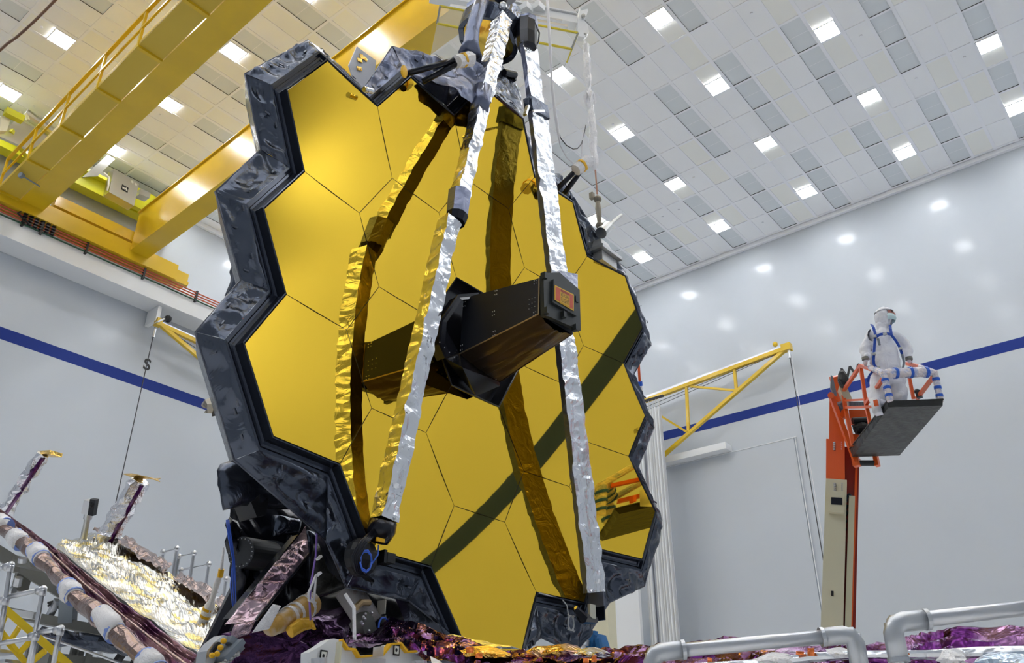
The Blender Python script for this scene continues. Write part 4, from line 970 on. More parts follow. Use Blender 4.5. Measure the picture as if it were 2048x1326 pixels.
def cap_(u, v):
    a = 2 * math.pi * u; r = .128 * (1 - v) + .001; z = .068 + .062 * math.sqrt(max(0, 1 - (1 - v) ** 2)); q = hp_(r * math.cos(a), r * .9 * math.sin(a), z); return q + n3(q, 14, .006)
m.grid(cap_, 24, 6); m.tube([hp_(.126 * math.cos(a_k), .105 * math.sin(a_k), .066) for a_k in [-1.1 + .22 * t_ for t_ in range(11)]], .009, 6)
m.build('hood', suit_m, per, smooth=True)
# hands closed on the side rails
def hand(w, tgt, axis, side, name='hand'):
    # w wrist, tgt rail point, axis rail direction: palm over the rail, fingers curled round it
    dn = V(0, 0, -1); o_ = (fP * 1.0); ax = axis.normalized(); nds = []; eds = []
    def a_(p, r): nds.append((p, r)); return len(nds) - 1
    wr0 = a_(w, .028); pm = a_(tgt + V(0, 0, .045), (.040, .026)); eds.append((wr0, pm))
    for k in range(4):
        s_ = (k - 1.5) * .020; ln_k = (.9, 1.0, .95, .8)[k]
        k0 = a_(tgt + ax * s_ + V(0, 0, .036) + o_ * .022, .010); k1 = a_(tgt + ax * s_ + V(0, 0, .008) + o_ * .042 * ln_k, .009); k2 = a_(tgt + ax * s_ + V(0, 0, -.026 * ln_k) + o_ * .030, .008); k3 = a_(tgt + ax * s_ + V(0, 0, -.034 * ln_k) + o_ * .006, .007)
        eds.extend([(pm, k0), (k0, k1), (k1, k2), (k2, k3)])
    t0_ = a_(tgt + ax * .036 * side + V(0, 0, .032), .011); t1_ = a_(tgt + ax * .046 * side + V(0, 0, .006) - o_ * .012, .010); t2_ = a_(tgt + ax * .036 * side + V(0, 0, -.018) - o_ * .018, .008)
    eds.extend([(pm, t0_), (t0_, t1_), (t1_, t2_)])
    return skinned(name, nds, eds, suit_m, per, 2)
railL = sL(1731, 735) - Pp; railR = sR(1822, 730) - Pp
def near_wrist(i, tgt):
    return tgt + V(0, 0, .12) + (i - tgt).normalized() * .03
hand(pp(1731, 719, .08), railL, sL(1768, 748) - sL(1721, 731), 1); hand(pp(1818, 719, .08), railR, sR(1869, 744) - sR(1834, 732), -1)
for p in (pp(1731, 718, .08), pp(1818, 718, .08)):
    m = MB(); m.tube([p + V(0, 0, -.012), p + V(0, 0, .022)], .05, 12); m.build('cuff_tape', mat('cuff_grey', (.22, .22, .20), .4, .3), per)
# harness straps
def strap(pts, w=.034, name='harness_strap', mt=strap_m):
    m = MB(); P2 = [pp(x, y, d) for x, y, d in pts]
    for a, b in zip(P2[:-1], P2[1:]): m.beam(a, b, w, .012, fP)
    return m.build(name, mt, per)
strap([(1743, 649, .06), (1747, 655, .19), (1751, 670, .225), (1749, 690, .235), (1748, 706, .235)])
strap([(1780, 650, .06), (1781, 658, .18), (1783, 670, .22), (1792, 682, .19), (1799, 694, .15), (1804, 708, .12)])
strap([(1750, 675, .235), (1760, 669, .24), (1772, 667, .24), (1784, 669, .225)], .036)
strap([(1748, 706, .235), (1747, 720, .22), (1748, 730, .21), (1756, 737, .21)], .034)
strap([(1746, 742, .16), (1738, 752, .12), (1735, 764, .08)], .03); strap([(1804, 708, .12), (1808, 724, .1), (1806, 736, .12)], .03, 'harness_strap', greyp_m)
for x, y, d in ((1749, 673, .25), (1770, 668, .25), (1748, 708, .25), (1801, 697, .17), (1757, 736, .22)):
    m = MB(); m.box(pp(x, y, d), (.05, .03, .035)); m.build('buckle', steel_m, per)
strap([(1756, 677, .24), (1759, 690, .245)], .03, 'strap_end', greyp_m)
for (x, y), nm in (((1755, 812), 'tool_bag'),):
    m = MB(); m.box(pp(x, y, .12), (.11, .10, .22)); m.v = [v + n3(v, 9, .03) for v in m.v]; tb_ = m.build('tool_pouch', suit_m, per, smooth=True)
    m = MB(); m.box(pp(x - 3, y - 6, .25), (.05, .03, .08)); m.build('orange_tag', orange_m, tb_)
# small rail end of another lift seen behind the mirror edge
lf2 = thing('wrapped_handrail', 'orange rail with blue and clear wrapping peeping out behind the mirror edge', 'handrail', cz(1279, 770, 14.5))
m = MB(); m.tube([cz(1277, 728, 14.5) - lf2.location, cz(1280, 772, 14.5) - lf2.location], .022, 8); m.build('rail', orange_m, lf2)
m = MB(); m.tube([cz(1280, 764, 14.5) - lf2.location, cz(1284, 812, 14.5) - lf2.location, cz(1290, 900, 14.3) - lf2.location], .035, 8); m.v = [v + n3(v, 16, .012) for v in m.v]; w2 = m.build('plastic_wrap', film_m, lf2)
m = MB(); m.tube([cz(1279.5, 763, 14.5) - lf2.location, cz(1280.5, 772, 14.5) - lf2.location], .042, 8); m.build('blue_band', bluetape_m, w2)
m = MB(); pz = cz(1290, 900, 14.3); m.tube([pz - lf2.location, V(pz.x, pz.y, 0) - lf2.location], .03, 8); m.build('post', alu_m, lf2)

# ================================================================ sunshield pallet folded up at the left
def lerp_poly(P, t):
    t = max(0, min(.9999, t)) * (len(P) - 1); i = int(t); return P[i].lerp(P[i + 1], t - i)
def folded(lo, hi, nu, nv, folds, amp, seed, along=None):
    nrm = (hi[0] - lo[0]).cross(lo[-1] - lo[0]).normalized()
    m = MB()
    def fn(u, v):
        p = lerp_poly(lo, u).lerp(lerp_poly(hi, u), v)
        ph = (v * folds + .9 * noise.noise(Vector((u * 4, v * 1.5, seed))) + .25 * noise.noise(Vector((u * 15, v * 4, seed)))) % 1.0
        tri = abs(ph - .5) * 2
        e = min(1, 10 * v, 10 * (1 - v))
        return p + nrm * (amp * (tri - .5) * e + .12 * amp * noise.noise(p * 9)) + n3(p, 5, amp * .2, seed)
    m.grid(fn, nu, nv); return m
pl = thing('sunshield_pallet', 'long inclined sunshield pallet with crumpled silver gold film and purple folded edge', 'pallet', at(200, 1190, 1, 4.8))
Pn = lambda x, y, Y: at(x, y, 1, Y) - pl.location
lowN = [Pn(x, y, 4.6) for x, y in ((380, 1400), (305, 1322), (235, 1258), (152, 1178), (92, 1118), (40, 1078), (-40, 1015))]
foldT = [Pn(x, y, 4.9) for x, y in ((445, 1330), (372, 1296), (300, 1242), (245, 1205), (171, 1145), (111, 1096), (60, 1060), (-20, 1003))]
m = folded(lowN, foldT, 150, 60, 5, .07, 1); m.build('folded_membrane', fold_m, pl)
m = MB(); rp_ = [Pn(x, y, 4.5) for x, y in ((390, 1420), (304, 1332), (218, 1249), (142, 1184), (78, 1109), (37, 1079), (-40, 1020))]; m.tube([rp_[i // 5].lerp(rp_[min(6, i // 5 + 1)], (i % 5) / 5) for i in range(31)], .085, 12); m.v = [v + n3(v, 4, .05) for v in m.v]; rl_ = m.build('edge_roll', bronze_m, pl)
m = MB(); m.tube([p.lerp(q_, .55) + V(0, -.09, .04) for p, q_ in zip(lowN, [lerp_poly(foldT, i / 6) for i in range(7)])], .012, 7); m.v = [v + n3(v, 9, .02) for v in m.v]; m.build('restraint_rope', bronze_m, pl)
for x, y, x2, y2 in ((134, 1173, 150, 1194), (203, 1229, 232, 1268), (70, 1100, 84, 1118), (30, 1072, 42, 1086), (-2, 1042, 12, 1052), (292, 1316, 316, 1345)):
    m = MB(); m.tube([Pn(x, y, 4.5), Pn((x + x2) / 2, (y + y2) / 2, 4.48), Pn(x2, y2, 4.5)], [.105, .118, .105], 14); m.v = [v + n3(v, 9, .02) for v in m.v]; pd = m.build('padded_wrap', film_m, rl_, smooth=True)
    for t_ in (0, 1):
        m = MB(); a = Pn(x, y, 4.5).lerp(Pn(x2, y2, 4.5), t_ * .86); b = Pn(x, y, 4.5).lerp(Pn(x2, y2, 4.5), t_ * .86 + .14); m.tube([a, b], .110, 14); m.build('blue_band', palebl_m, pd)
farT = [Pn(x, y, 7.6) for x, y in ((500, 1262), (456, 1227), (400, 1188), (345, 1158), (290, 1118), (237, 1082), (205, 1070), (160, 1085), (130, 1090))]
shB = [foldT[0], foldT[1], foldT[2], foldT[3], foldT[4], foldT[5]]
def sheet(u, v):
    p = lerp_poly(shB, u).lerp(lerp_poly(farT, u), v); return p + V(0, 0, 1) * (crumple(p, 1.3, .16, 2) + crumple(p, 3.5, .045, 3)) * min(1, 5 * v + .2)
m = MB(); m.grid(sheet, 110, 70); m.build('crumpled_film', sheet_m, pl)
def strip(u, v):
    p = lerp_poly(farT[:7], u).lerp(lerp_poly(shB, u), .34 * v + .03 * math.sin(u * 20) - .04) + V(0, 0, .14); return p + V(0, 0, 1) * crumple(p, 4, .08, 9)
for k, (u0, u1) in enumerate(((.0, .22), (.24, .46), (.52, .80), (.84, 1.0))):
    m = MB(); m.grid(lambda u, v: strip(u0 + (u1 - u0) * u, v), 24, 10); m.build('edge_film', bronze_m, pl)
fr4 = [foldT[1].lerp(farT[0], .2), foldT[-2].lerp(farT[7], .2), foldT[-2].lerp(farT[7], .85), foldT[1].lerp(farT[0], .85)]
m = MB(); m.add([p + V(0, 0, -.25) for p in fr4] + [p + V(0, 0, -.4) for p in fr4], [(0, 1, 2, 3), (4, 5, 6, 7), (0, 1, 5, 4), (1, 2, 6, 5), (2, 3, 7, 6), (3, 0, 4, 7)])
m.build('pallet_frame', greyp_m, pl)
for (a, b, r_) in (((4, 1030), (84, 910), .10), ((210, 1085), (279, 962), .165)):
    Yp = 5.2 if a[0] < 50 else 6.8
    m = MB(); pa, pb = Pn(*a, Yp), Pn(*b, Yp); m.tube([pa.lerp(pb, t_ / 16) for t_ in range(17)], [r_ * (1 + .12 * math.sin(t_)) for t_ in range(17)], 10)
    m.v = [v + n3(v, 7, .07) for v in m.v]; po = m.build('membrane_post', mat('post_foil', (.80, .80, .84), .2, 1.0, bump=[('d', 8, .7, .05)]), pl)
    m = MB(); e = (pb - pa).normalized(); sd = e.cross(V(0, 1, 0)).normalized(); m.tube([pa + sd * -r_, pb + sd * -r_], .035, 6); m.v = [v + n3(v, 8, .03) for v in m.v]; m.build('post_seam', purple_m, po)
m = MB()
c_ = Pn(286, 955, 6.8); ex = (Pn(328, 962, 6.8) - Pn(245, 948, 6.8)) * .5; ey = (c_ + pl.location - CAM).normalized() * .3
m.prism([c_ + ex * math.cos(t_ * .628) * (1 if t_ % 2 else .7) + ey * math.sin(t_ * .628) * (1 if t_ % 2 else .6) + V(0, 0, .03 * math.sin(t_ * 1.9)) for t_ in range(10)], V(0, 0, .012)); m.build('gold_star_sheet', goldb_m, pl)
m = MB(); m.prism([Pn(74, 902, 5.2), Pn(100, 900, 5.2), Pn(98, 908, 5.2), Pn(78, 908, 5.2)], V(0, .2, 0)); m.build('post_cap', goldb_m, pl)
m = MB(); m.b2(Pn(276, 1120, 7.7), Pn(284, 1106, 7.8)); m.beam(Pn(278, 1107, 7.7), Pn(294, 1103, 7.7), .05, .05); m.build('corner_bracket', alu_m, pl)

# striped umbilical rod
ub = thing('wrapped_rod', 'white wrapped rod with amber tape bands leaning past the pallet', 'rod', cz(400, 1270, 10.2))
Uu = lambda x, y: cz(x, y, 10.2) - ub.location
m = MB(); m.tube([Uu(448, 1095), Uu(443, 1140), Uu(436, 1160), Uu(424, 1200), Uu(420, 1212), Uu(398, 1262), Uu(393, 1274), Uu(383, 1300), Uu(372, 1340)], [.012, .02, .035, .03, .06, .06, .035, .02, .045], 10); m.v = [v + n3(v, 10, .008) for v in m.v]; m.build('rod', film_m, ub, smooth=True)
for x, y, x2, y2, r_ in ((443, 1138, 440, 1154, .034), (417, 1216, 415, 1221, .064), (412, 1230, 410, 1235, .064), (403, 1248, 401, 1253, .064), (398, 1262, 395, 1269, .06), (376, 1315, 374, 1321, .05)):
    m = MB(); m.tube([Uu(x, y), Uu(x2, y2)], r_, 10); m.build('amber_band', yeltape_m, ub)

# laser tracker on its pole
lt_ = thing('laser_tracker', 'grey and black instrument head on a thin steel pole behind the pallet', 'instrument', cz(166, 1085, 15.5))
T_ = lambda x, y, d=15.5: cz(x, y, d) - lt_.location
m = MB(); pb = T_(165, 1090); m.tube([V(pb.x, pb.y, -lt_.location.z), pb, T_(175, 1036)], .052, 12); m.build('pole', steel_m, lt_)
m = MB(); m.tube([T_(175, 1038), T_(177, 1028)], .075, 14); m.build('collar', alu_m, lt_)
m = MB(); m.beam(T_(177, 1028), T_(183, 1001), .19, .17, fP); m.build('body', alu_m, lt_)
m = MB(); m.beam(T_(184, 1030, 15.35), T_(189, 998, 15.35), .10, .12, fP); m.ball(T_(184, 1010, 15.3), .05, 10, 7); m.build('head', gloss_m, lt_)
m = MB(); m.tube([T_(172, 1040), T_(164, 1062), T_(160, 1090)], .01, 5); m.build('cable', cable_m, lt_)

# work platform behind the pallet, with handrail hoops and a second person
wp = thing('work_platform', 'work platform with three aluminium handrail hoops behind the crumpled film', 'platform', cz(390, 1230, 17.5))
Q_ = lambda x, y, d=17.5: cz(x, y, d) - wp.location
dz_ = Q_(380, 1260).z
m = MB(); a = Q_(300, 1262); b = Q_(520, 1262); m.b2(V(min(a.x, b.x) - .5, min(a.y, b.y) - .8, dz_ - .2), V(max(a.x, b.x) + .5, max(a.y, b.y) + 1.2, dz_)); m.build('deck', alu_m, wp)
for hp in (((321, 1165), (326, 1104), (354, 1097), (345, 1165)), ((350, 1165), (358, 1113), (388, 1106), (378, 1180)), ((360, 1170), (362, 1140), (418, 1128), (410, 1195)), ((445, 1215), (452, 1158), (456, 1156))):
    m = MB(); pts = [Q_(*p) for p in hp]; pts[0] = V(pts[0].x, pts[0].y, dz_); 
    if len(hp) == 4: pts[-1] = V(pts[-1].x, pts[-1].y, dz_)
    m.tube(pts, .036, 9)
    for p in pts[1:-1]: m.ball(p, .06, 8, 6)
    m.build('handrail', alu_m, wp)
for sx, sy in ((-2.4, -.6), (2.4, -.6), (-2.4, 1.0), (2.4, 1.0)):
    m = MB(); m.tube([V(sx, sy, -wp.location.z), V(sx, sy, dz_ - .1)], .06, 8); m.build('leg', alu_m, wp)
p2 = cz(428, 1205, 16.6)
pr2 = thing('person', 'second person in a white hooded suit, only head and back showing behind the pallet', 'person', V(p2.x, p2.y, wp.location.z + dz_))
g = lambda x, y, d=0: plane_hit(x, y, p2 + fP * d, fP) - pr2.location
N2 = []; E2 = []
def n2(p, r): N2.append((p, r)); return len(N2) - 1
zz = g(432, 1225).z
a = n2(g(442, 1222), .16); b = n2(g(441, 1212), .17); c2 = n2(g(434, 1203), .13); d2 = n2(g(425, 1196), .095); e2 = n2(g(418, 1188, .05), .11); f2 = n2(g(417, 1184, .05), .10)
E2 = [(a, b), (b, c2), (c2, d2), (d2, e2), (e2, f2)]
gx = g(442, 1222)
for sgn in (-1, 1):
    k1 = n2(V(gx.x, gx.y, max(.25, gx.z * .5)) + rP * .12 * sgn, .08); k2 = n2(V(gx.x, gx.y, .08) + rP * .12 * sgn, .06); k3 = n2(V(gx.x, gx.y, .05) + rP * .12 * sgn + fP * .15, .04); E2 += [(a, k1), (k1, k2), (k2, k3)]
    s1 = n2(g(434, 1206) + rP * .2 * sgn, .07); s2 = n2(g(432, 1222) + rP * .24 * sgn + fP * .1, .055); s3 = n2(g(424, 1228) + rP * .18 * sgn + fP * .25, .045); E2 += [(c2, s1), (s1, s2), (s2, s3)]
skinned('body_suit', N2, E2, suit_m, pr2)
m = MB(); m.ball(g(413, 1190, .13), (.05, .05, .04), 10, 7); m.build('face', skin_m, pr2)
m = MB(); m.ball(g(411, 1194, .16), (.04, .05, .035), 10, 7); m.build('face_mask', suit_m, pr2)

# trestle, rolls and beams under the left pallet
ts = thing('support_trestle', 'grey steel trestle with long beams under the inclined pallet', 'trestle', cz(150, 1230, 11.5))
S_ = lambda x, y, d=11.5: cz(x, y, d) - ts.location
tan_m = mat('trestle_grey', (.24, .24, .22), .5)
m = MB(); m.beam(S_(-20, 1095, 12), S_(160, 1206, 12.0), .2, .17); m.build('beam', tan_m, ts)
m = MB(); m.beam(S_(20, 1226), S_(215, 1264), .2, .12); m.build('beam', tan_m, ts)
m = MB(); m.beam(S_(138, 1195), S_(135, 1245), .18, .18); m.build('column', mat('column_blue_grey', (.28, .32, .36), .4), ts)
for x in (70, 90, 158, 172, 190, 300, 330):
    a = S_(x, 1255 if x > 60 else 1180, 11.8); m = MB(); m.beam(a, V(a.x, a.y, -ts.location.z), .07, .07); m.build('leg', tan_m, ts)
for x, y, x2, y2 in ((115, 1200, 95, 1240), (250, 1300, 222, 1340), (262, 1295, 290, 1340), (280, 1300, 262, 1340)):
    m = MB(); m.beam(S_(x, y), S_(x2, y2), .08, .08); m.build('brace', alu_m if x < 200 else blackp_m, ts)
m = MB(); m.b2(S_(22, 1142, 11.8), S_(56, 1118, 12.1)); m.prism([S_(25, 1118, 11.6), S_(58, 1124, 11.6), S_(62, 1134, 11.6), S_(30, 1132, 11.6)], V(-.1, .3, 0)); m.b2(S_(26, 1180, 11.8), S_(60, 1150, 12.1)); m.build('jack_plate', tan_m, ts)
for a_, b_, r_ in (((45, 1125), (46, 1116), .06), ((34, 1172), (38, 1155), .05), ((14, 1184), (28, 1184), .07)): m = MB(); m.tube([S_(*a_), S_(*b_)], r_, 10); m.build('screw_jack', alu_m, ts)
m = MB(); m.tube([S_(96, 1206), S_(110, 1202), S_(118, 1216), S_(135, 1221), S_(158, 1205)], .018, 6); m.tube([S_(96, 1212), S_(108, 1204), S_(122, 1219), S_(140, 1219), S_(160, 1200)], .014, 6); m.build('air_hose', cable_m, ts, smooth=True)
m = MB(); m.beam(S_(12, 1224, 11.2), S_(70, 1232, 11.2), .1, .08); m.build('white_rail', white_m, ts)
m = MB(); m.tube([S_(80 + 10 * k, 1268 + 1.6 * k, 11.1) for k in range(19)], .10, 10); m.v = [v + n3(v, 6, .04) for v in m.v]
tag_ = m.build('black_foil_roll', kap_m, ts)
m = MB(); m.tube([S_(80, 1270, 10.8), S_(190, 1308, 10.8), S_(250, 1330, 10.8)], .018, 6); m.build('striped_pipe', alu_m, ts)
m = MB(); m.b2(S_(40, 1345, 11.6), S_(330, 1330, 12.4)); m.build('lower_tray', tan_m, ts)

# aluminium stair rails in the left foreground
lr = thing('stair_handrail', 'aluminium tube handrail of the yellow stair at the lower left corner', 'handrail', cz(60, 1250, 8.2))
K_ = lambda x, y, d=8.2: cz(x, y, d) - lr.location
def pipe(pts, r=.0235, par=None, nm='rail_tube', fit=True):
    m = MB(); P2 = [K_(*p) for p in pts]; m.tube(P2, r, 12); o = m.build(nm, alu_m, par or lr, smooth=True); return o
def fitting(x, y, d=8.2):
    m = MB(); p = K_(x, y, d); m.tube([p + V(0, 0, -.06), p + V(0, 0, .01)], .034, 12); m.ball(p, .035, 12, 8); m.tube([p, p + (K_(x - 14, y + 5) - p).normalized() * .07], .034, 12); m.build('elbow', alu_m, lr, smooth=True)
pipe([(22, 1128), (2, 1262), (-10, 1330)]); pipe([(-30, 1145), (22, 1130)]); fitting(22, 1130)
pipe([(87, 1178), (66, 1290), (54, 1345)]); pipe([(12, 1195), (87, 1178)]); fitting(87, 1178)
pipe([(12, 1195), (2, 1262)]); fitting(13, 1197)
pipe([(122, 1257), (112, 1300), (104, 1345)]); pipe([(74, 1266), (122, 1257)]); fitting(122, 1257)
pipe([(-20, 1290), (70, 1275)]); pipe([(72, 1266), (60, 1345)]); fitting(73, 1268)
st = thing('stair_stringer', 'yellow slotted stair stringer descending behind the handrail, lower left', 'stair', cz(70, 1280, 8.6))
G_ = lambda x, y, d=8.6: cz(x, y, d) - st.location
m = MB(); a, b = G_(8, 1216), G_(150, 1340); m.beam(a, b, .03, .07, (0, 0, 1)); m.beam(G_(0, 1256), G_(70, 1345), .03, .03); a2, b2 = G_(10, 1228), G_(146, 1350)
for t_ in range(6):
    p = a2.lerp(b2, t_ / 5.2 + .02); q_ = G_(-4, 1262).lerp(G_(100, 1372), t_ / 5.2 + .02); m.beam(p, q_, .03, .055)
m.beam(G_(-6, 1262), G_(92, 1372), .03, .045)
m.build('side_plate', mat('stair_yellow', (.80, .56, .015), .35), st)
for t_ in range(4):
    m = MB(); c_ = G_(5 + 28 * t_, 1300 + 22 * t_); m.b2(c_ + V(-.45, -.1, -.02), c_ + V(-.02, .15, .01)); m.build('tread', alu_m, st)

# ================================================================ lower body of the telescope
def lump(pts, X0_, depth, amp, scl, seed, name, mt, par=tel, n=26):
    # crumpled solid: outline given by picture points on the plane x = X0_, extruded back
    P3 = [L(x, y, 0, X0_) for x, y in pts]; c_ = sum(P3, Vector()) / len(P3); m = MB(); k = len(P3); R_ = 7
    ringpts = []
    per_ = [];
    for i in range(k):
        a, b = P3[i], P3[(i + 1) % k]; s_n = max(2, int((b - a).length / .06))
        for q_ in range(s_n): per_.append(a.lerp(b, q_ / s_n))
    K = len(per_); vs = []
    for r_ in range(R_ + 1):
        f = r_ / R_
        for p in per_:
            v = c_.lerp(p, f); v = v + X_ * (crumple(v, scl, amp, seed) + .10 * math.sqrt(max(0, 1 - f * f))); vs.append(v)
    bkd = MRT @ Vector((-.42, .70, .30))
    for p in per_: vs.append(c_.lerp(p, .8) + bkd * depth + n3(p, 3, amp))
    fs = []
    for r_ in range(R_ + 1):
        for i in range(K): fs.append((r_ * K + i, r_ * K + (i + 1) % K, (r_ + 1) * K + (i + 1) % K, (r_ + 1) * K + i))
    fs.append(tuple((R_ + 1) * K + i for i in range(K)))
    m.add(vs, fs); return m.build(name, mt, par, smooth=True)
lump([(436, 940), (446, 926), (470, 918), (540, 962), (600, 1020), (520, 1018), (480, 1012), (446, 1021), (436, 985)], -.55, .9, .07, 3, 21, 'foil_bag', kap_m)
bay = lump([(455, 1010), (540, 1000), (640, 1060), (720, 1165), (700, 1215), (640, 1235), (560, 1255), (500, 1262), (468, 1240), (458, 1150)], -1.25, 1.6, .10, 2.6, 22, 'instrument_bay', gloss_m)
lump([(446, 1052), (455, 1035), (474, 1042), (480, 1075), (470, 1120), (478, 1180), (474, 1225), (462, 1200), (458, 1120), (444, 1085)], -.9, .3, .12, 6, 23, 'crumpled_cover', gloss_m)
lump([(498, 1120), (520, 1080), (545, 1085), (550, 1120), (520, 1160), (490, 1220), (480, 1210)], -.95, .3, .09, 5, 24, 'crumpled_cover', kap_m)
lump([(545, 1030), (600, 1042), (592, 1070), (540, 1075)], -1.0, .2, .07, 6, 27, 'crumpled_cover', kap_m)
lump([(628, 1088), (655, 1100), (688, 1160), (694, 1175), (650, 1192), (622, 1196), (618, 1130)], -.45, .6, .05, 5, 25, 'tower_cone', mat('cone_kapton', (.05, .05, .045), .3, .5, bump=[('d', 9, .5, .04)]))
lump([(612, 1060), (634, 1072), (630, 1130), (616, 1180), (608, 1120)], -.6, .3, .03, 4, 26, 'black_blanket', kap_m)
lump([(640, 1195), (705, 1172), (820, 1205), (905, 1262), (900, 1310), (640, 1310)], -1.0, .8, .05, 3, 28, 'lower_bay', blackp_m)
lump([(440, 1268), (520, 1250), (640, 1232), (700, 1262), (700, 1350), (440, 1350)], -.6, .8, .08, 4, 29, 'purple_blanket', mat('deep_purple_film', (.10, .04, .12), .22, .9, bump=[('d', 6, .6, .04)]))
# round drum
dc = L(482, 1105, 0, -.75); dax = V(.30, -.86, -.12).normalized()
m = MB(); m.tube([dc, dc - dax * .42], .135, 32); dr = m.build('round_drum', mat('drum_black', (.025, .027, .03), .5), tel)
m = MB()
for k in range(20):
    a = dax.cross(V(0, 0, 1)).normalized(); b = dax.cross(a); t_ = 2 * math.pi * k / 20; m.ball(dc + dax * .004 + (a * math.cos(t_) + b * math.sin(t_)) * .118, .0055, 6, 4)
m.build('bolt', alu_m, dr, kind='stuff')
m = MB(); fz = L(513, 1012, 0, -.5); m.prism([L(x, y, 0, -.45) for x, y in ((502, 1004), (523, 986), (538, 1000), (532, 1030), (514, 1034))], V(-.25, 0, 0)); m.build('facet_cover', blackp_m, tel)
for k in range(3):
    m = MB(); m.tube([L(453 + 2 * k, 1040, 0, -.7), L(457 + 3 * k, 1075, 0, -.66), L(466 + 1.5 * k, 1120, 0, -.68), L(461 + 5 * k, 1170, 0, -.66), L(466 + 3 * k, 1215, 0, -.7)], .006, 5); m.build('blue_cable', mat('cable_blue', (.05, .14, .70), .4), tel, smooth=True)
# mauve foil strut panel
PA = [L(450, 1250, 0, -.25), L(512, 1240, 0, -.1), L(618, 1108, 0, -.35), L(611, 1053, 0, -.5)]
m = foil(PA, 34, 60, 4, .05, 31); mv = m.build('panel_strut', mauve_m, tel)
m = MB(); m.tube([PA[1], PA[2]], .014, 6); m.tube([PA[0], PA[3]], .006, 6); pc_ = sum(PA, Vector()) / 4; m.prism([pc_.lerp(p, .85) + X_ * -.05 for p in PA], V(-.1, 0, 0)); m.build('strut_core', gloss_m, mv)
m = foil([L(457, 1281, 0, -.1), L(498, 1268, 0, -.05), L(512, 1240, 0, -.05), L(468, 1250, 0, -.1)], 14, 12, 6, .05, 32); m.build('panel_flap', mauve_m, mv)
m = foil([L(503, 1266, 0, .0), L(538, 1258, 0, 0), L(562, 1212, 0, 0), L(545, 1208, 0, 0)], 12, 12, 5, .03, 33); m.build('mesh_cloth', film_m, tel)
m = MB(); a, b = L(540, 1256, 0, -.15), L(622, 1208, 0, -.3); m.tube([a.lerp(b, t_ / 8) for t_ in range(9)], [.07 + .004 * t_ for t_ in range(9)], 14); m.v = [v + n3(v, 8, .012) for v in m.v]; tu = m.build('wrapped_duct', mat('duct_amber', (.62, .36, .08), .4, bump=[('d', 9, .5, .03)], var=((.72, .68, .62), 3, .56, .66)), tel, smooth=True)
for t_ in (.42, .56, .82):
    m = MB(); m.tube([a.lerp(b, t_), a.lerp(b, t_ + .06)], .07 + .032 * t_ + .008, 14); m.build('white_band', film_m, tu)
m = MB(); m.tube([L(580, 1262, 0, -.1), L(600, 1252, 0, -.1), L(622, 1246, 0, -.1), L(628, 1255, 0, -.05)], [.04, .055, .05, .02], 10); m.v = [v + n3(v, 8, .03) for v in m.v]; m.build('amber_wrap', mat('amber_film', (.75, .42, .03), .3, .3, bump=[('d', 12, .6, .03)]), tel)
m = MB(); a, b = L(694, 1178, 0, -.15), L(742, 1250, 0, .0); m.tube([a, b], .115, 16); wt = m.build('woven_tube', mat('woven_grey', (.36, .34, .34), .6, bump=[('n', 60, .5, .01)], var=((.22, .15, .13), 8, .55, .7)), tel, smooth=True)
m = MB(); m.tube([L(712, 1215, 0, .1), L(722, 1205, 0, .1), L(738, 1205, 0, .08)], .03, 8); m.build('bracket_band', mat('bronze_edge'), wt)
m = MB(); m.prism([L(x, y, 0, .12) for x, y in ((722, 1246), (735, 1222), (748, 1236), (757, 1270), (745, 1271), (732, 1272))], V(-.15, 0, 0)); bk_ = m.build('bolt_plate', mat('plate_grey', (.14, .145, .13), .5, .3), tel)
m = MB()
for x, y in ((731, 1228), (727, 1234), (730, 1238), (723, 1244), (726, 1248), (744, 1226), (738, 1262)): m.ball(L(x, y, 0, .125), .014, 6, 4)
m.build('bolt', alu_m, bk_, kind='stuff')
m = MB(); m.b2(L(755, 1230, 0, .05), L(771, 1199, 0, .15)); tw = m.build('tower_leg', mat('leg_cream', (.42, .40, .34), .45), tel)
m = MB(); m.b2(L(748, 1271, 0, .02), L(773, 1231, 0, .14)); m.build('leg_housing', mat('plate_grey'), tw)
m = MB(); cc = L(767, 1253, 0, .17); m.tube([cc + V(0, .055 * math.cos(t_ * .7), .075 * math.sin(t_ * .7)) for t_ in range(10)], .008, 6); m.build('blue_wire_coil', mat('wire_blue'), tw)
m = MB(); m.tube([L(634, 1060, 0, .0), L(632, 1110, 0, .0), L(622, 1165, 0, .02), L(619, 1205, 0, .05), L(621, 1240, 0, .06)], .009, 5); m.build('violet_cord', mat('cord_violet', (.28, .16, .55), .5), tel, smooth=True)
m = MB(); m.tube([L(632, 1150, 0, .05), L(617, 1185, 0, .08), L(617, 1200, 0, .08), L(632, 1206, 0, .08)], .011, 5); m.tube([L(632, 1150, 0, .05), L(628, 1200, 0, .06)], .010, 5); m.build('white_cord', rope_m, tel, smooth=True)
m = MB(); m.tube([L(690, 1188, 0, .3), L(708, 1216, 0, .35), L(709, 1280, 0, .4), L(706, 1340, 0, .4)], .016, 6); m.build('white_strap', film_m, tel)
for x, y in ((636, 1115), (635, 1148)):
    m = MB(); m.beam(L(x - 2, y + 4, 0, .05), L(x + 6, y - 3, 0, .05), .03, .02); m.build('white_tag', film_m, tel)
m = MB(); m.tube([L(416, 810, 0, -.3), L(424, 800, 0, -.25), L(430, 812, 0, -.2), L(426, 828, 0, -.25)], [.03, .05, .06, .05], 8); m.v = [v + n3(v, 12, .05) for v in m.v]; m.build('edge_connector', mat('connector_foil', (.3, .27, .22), .3, .8), tel)
m = lump([(506, 310), (520, 300), (512, 290), (508, 275), (516, 262), (525, 290), (530, 310), (515, 330)], -.5, .2, .05, 6, 41, 'rear_blanket', kap_m)
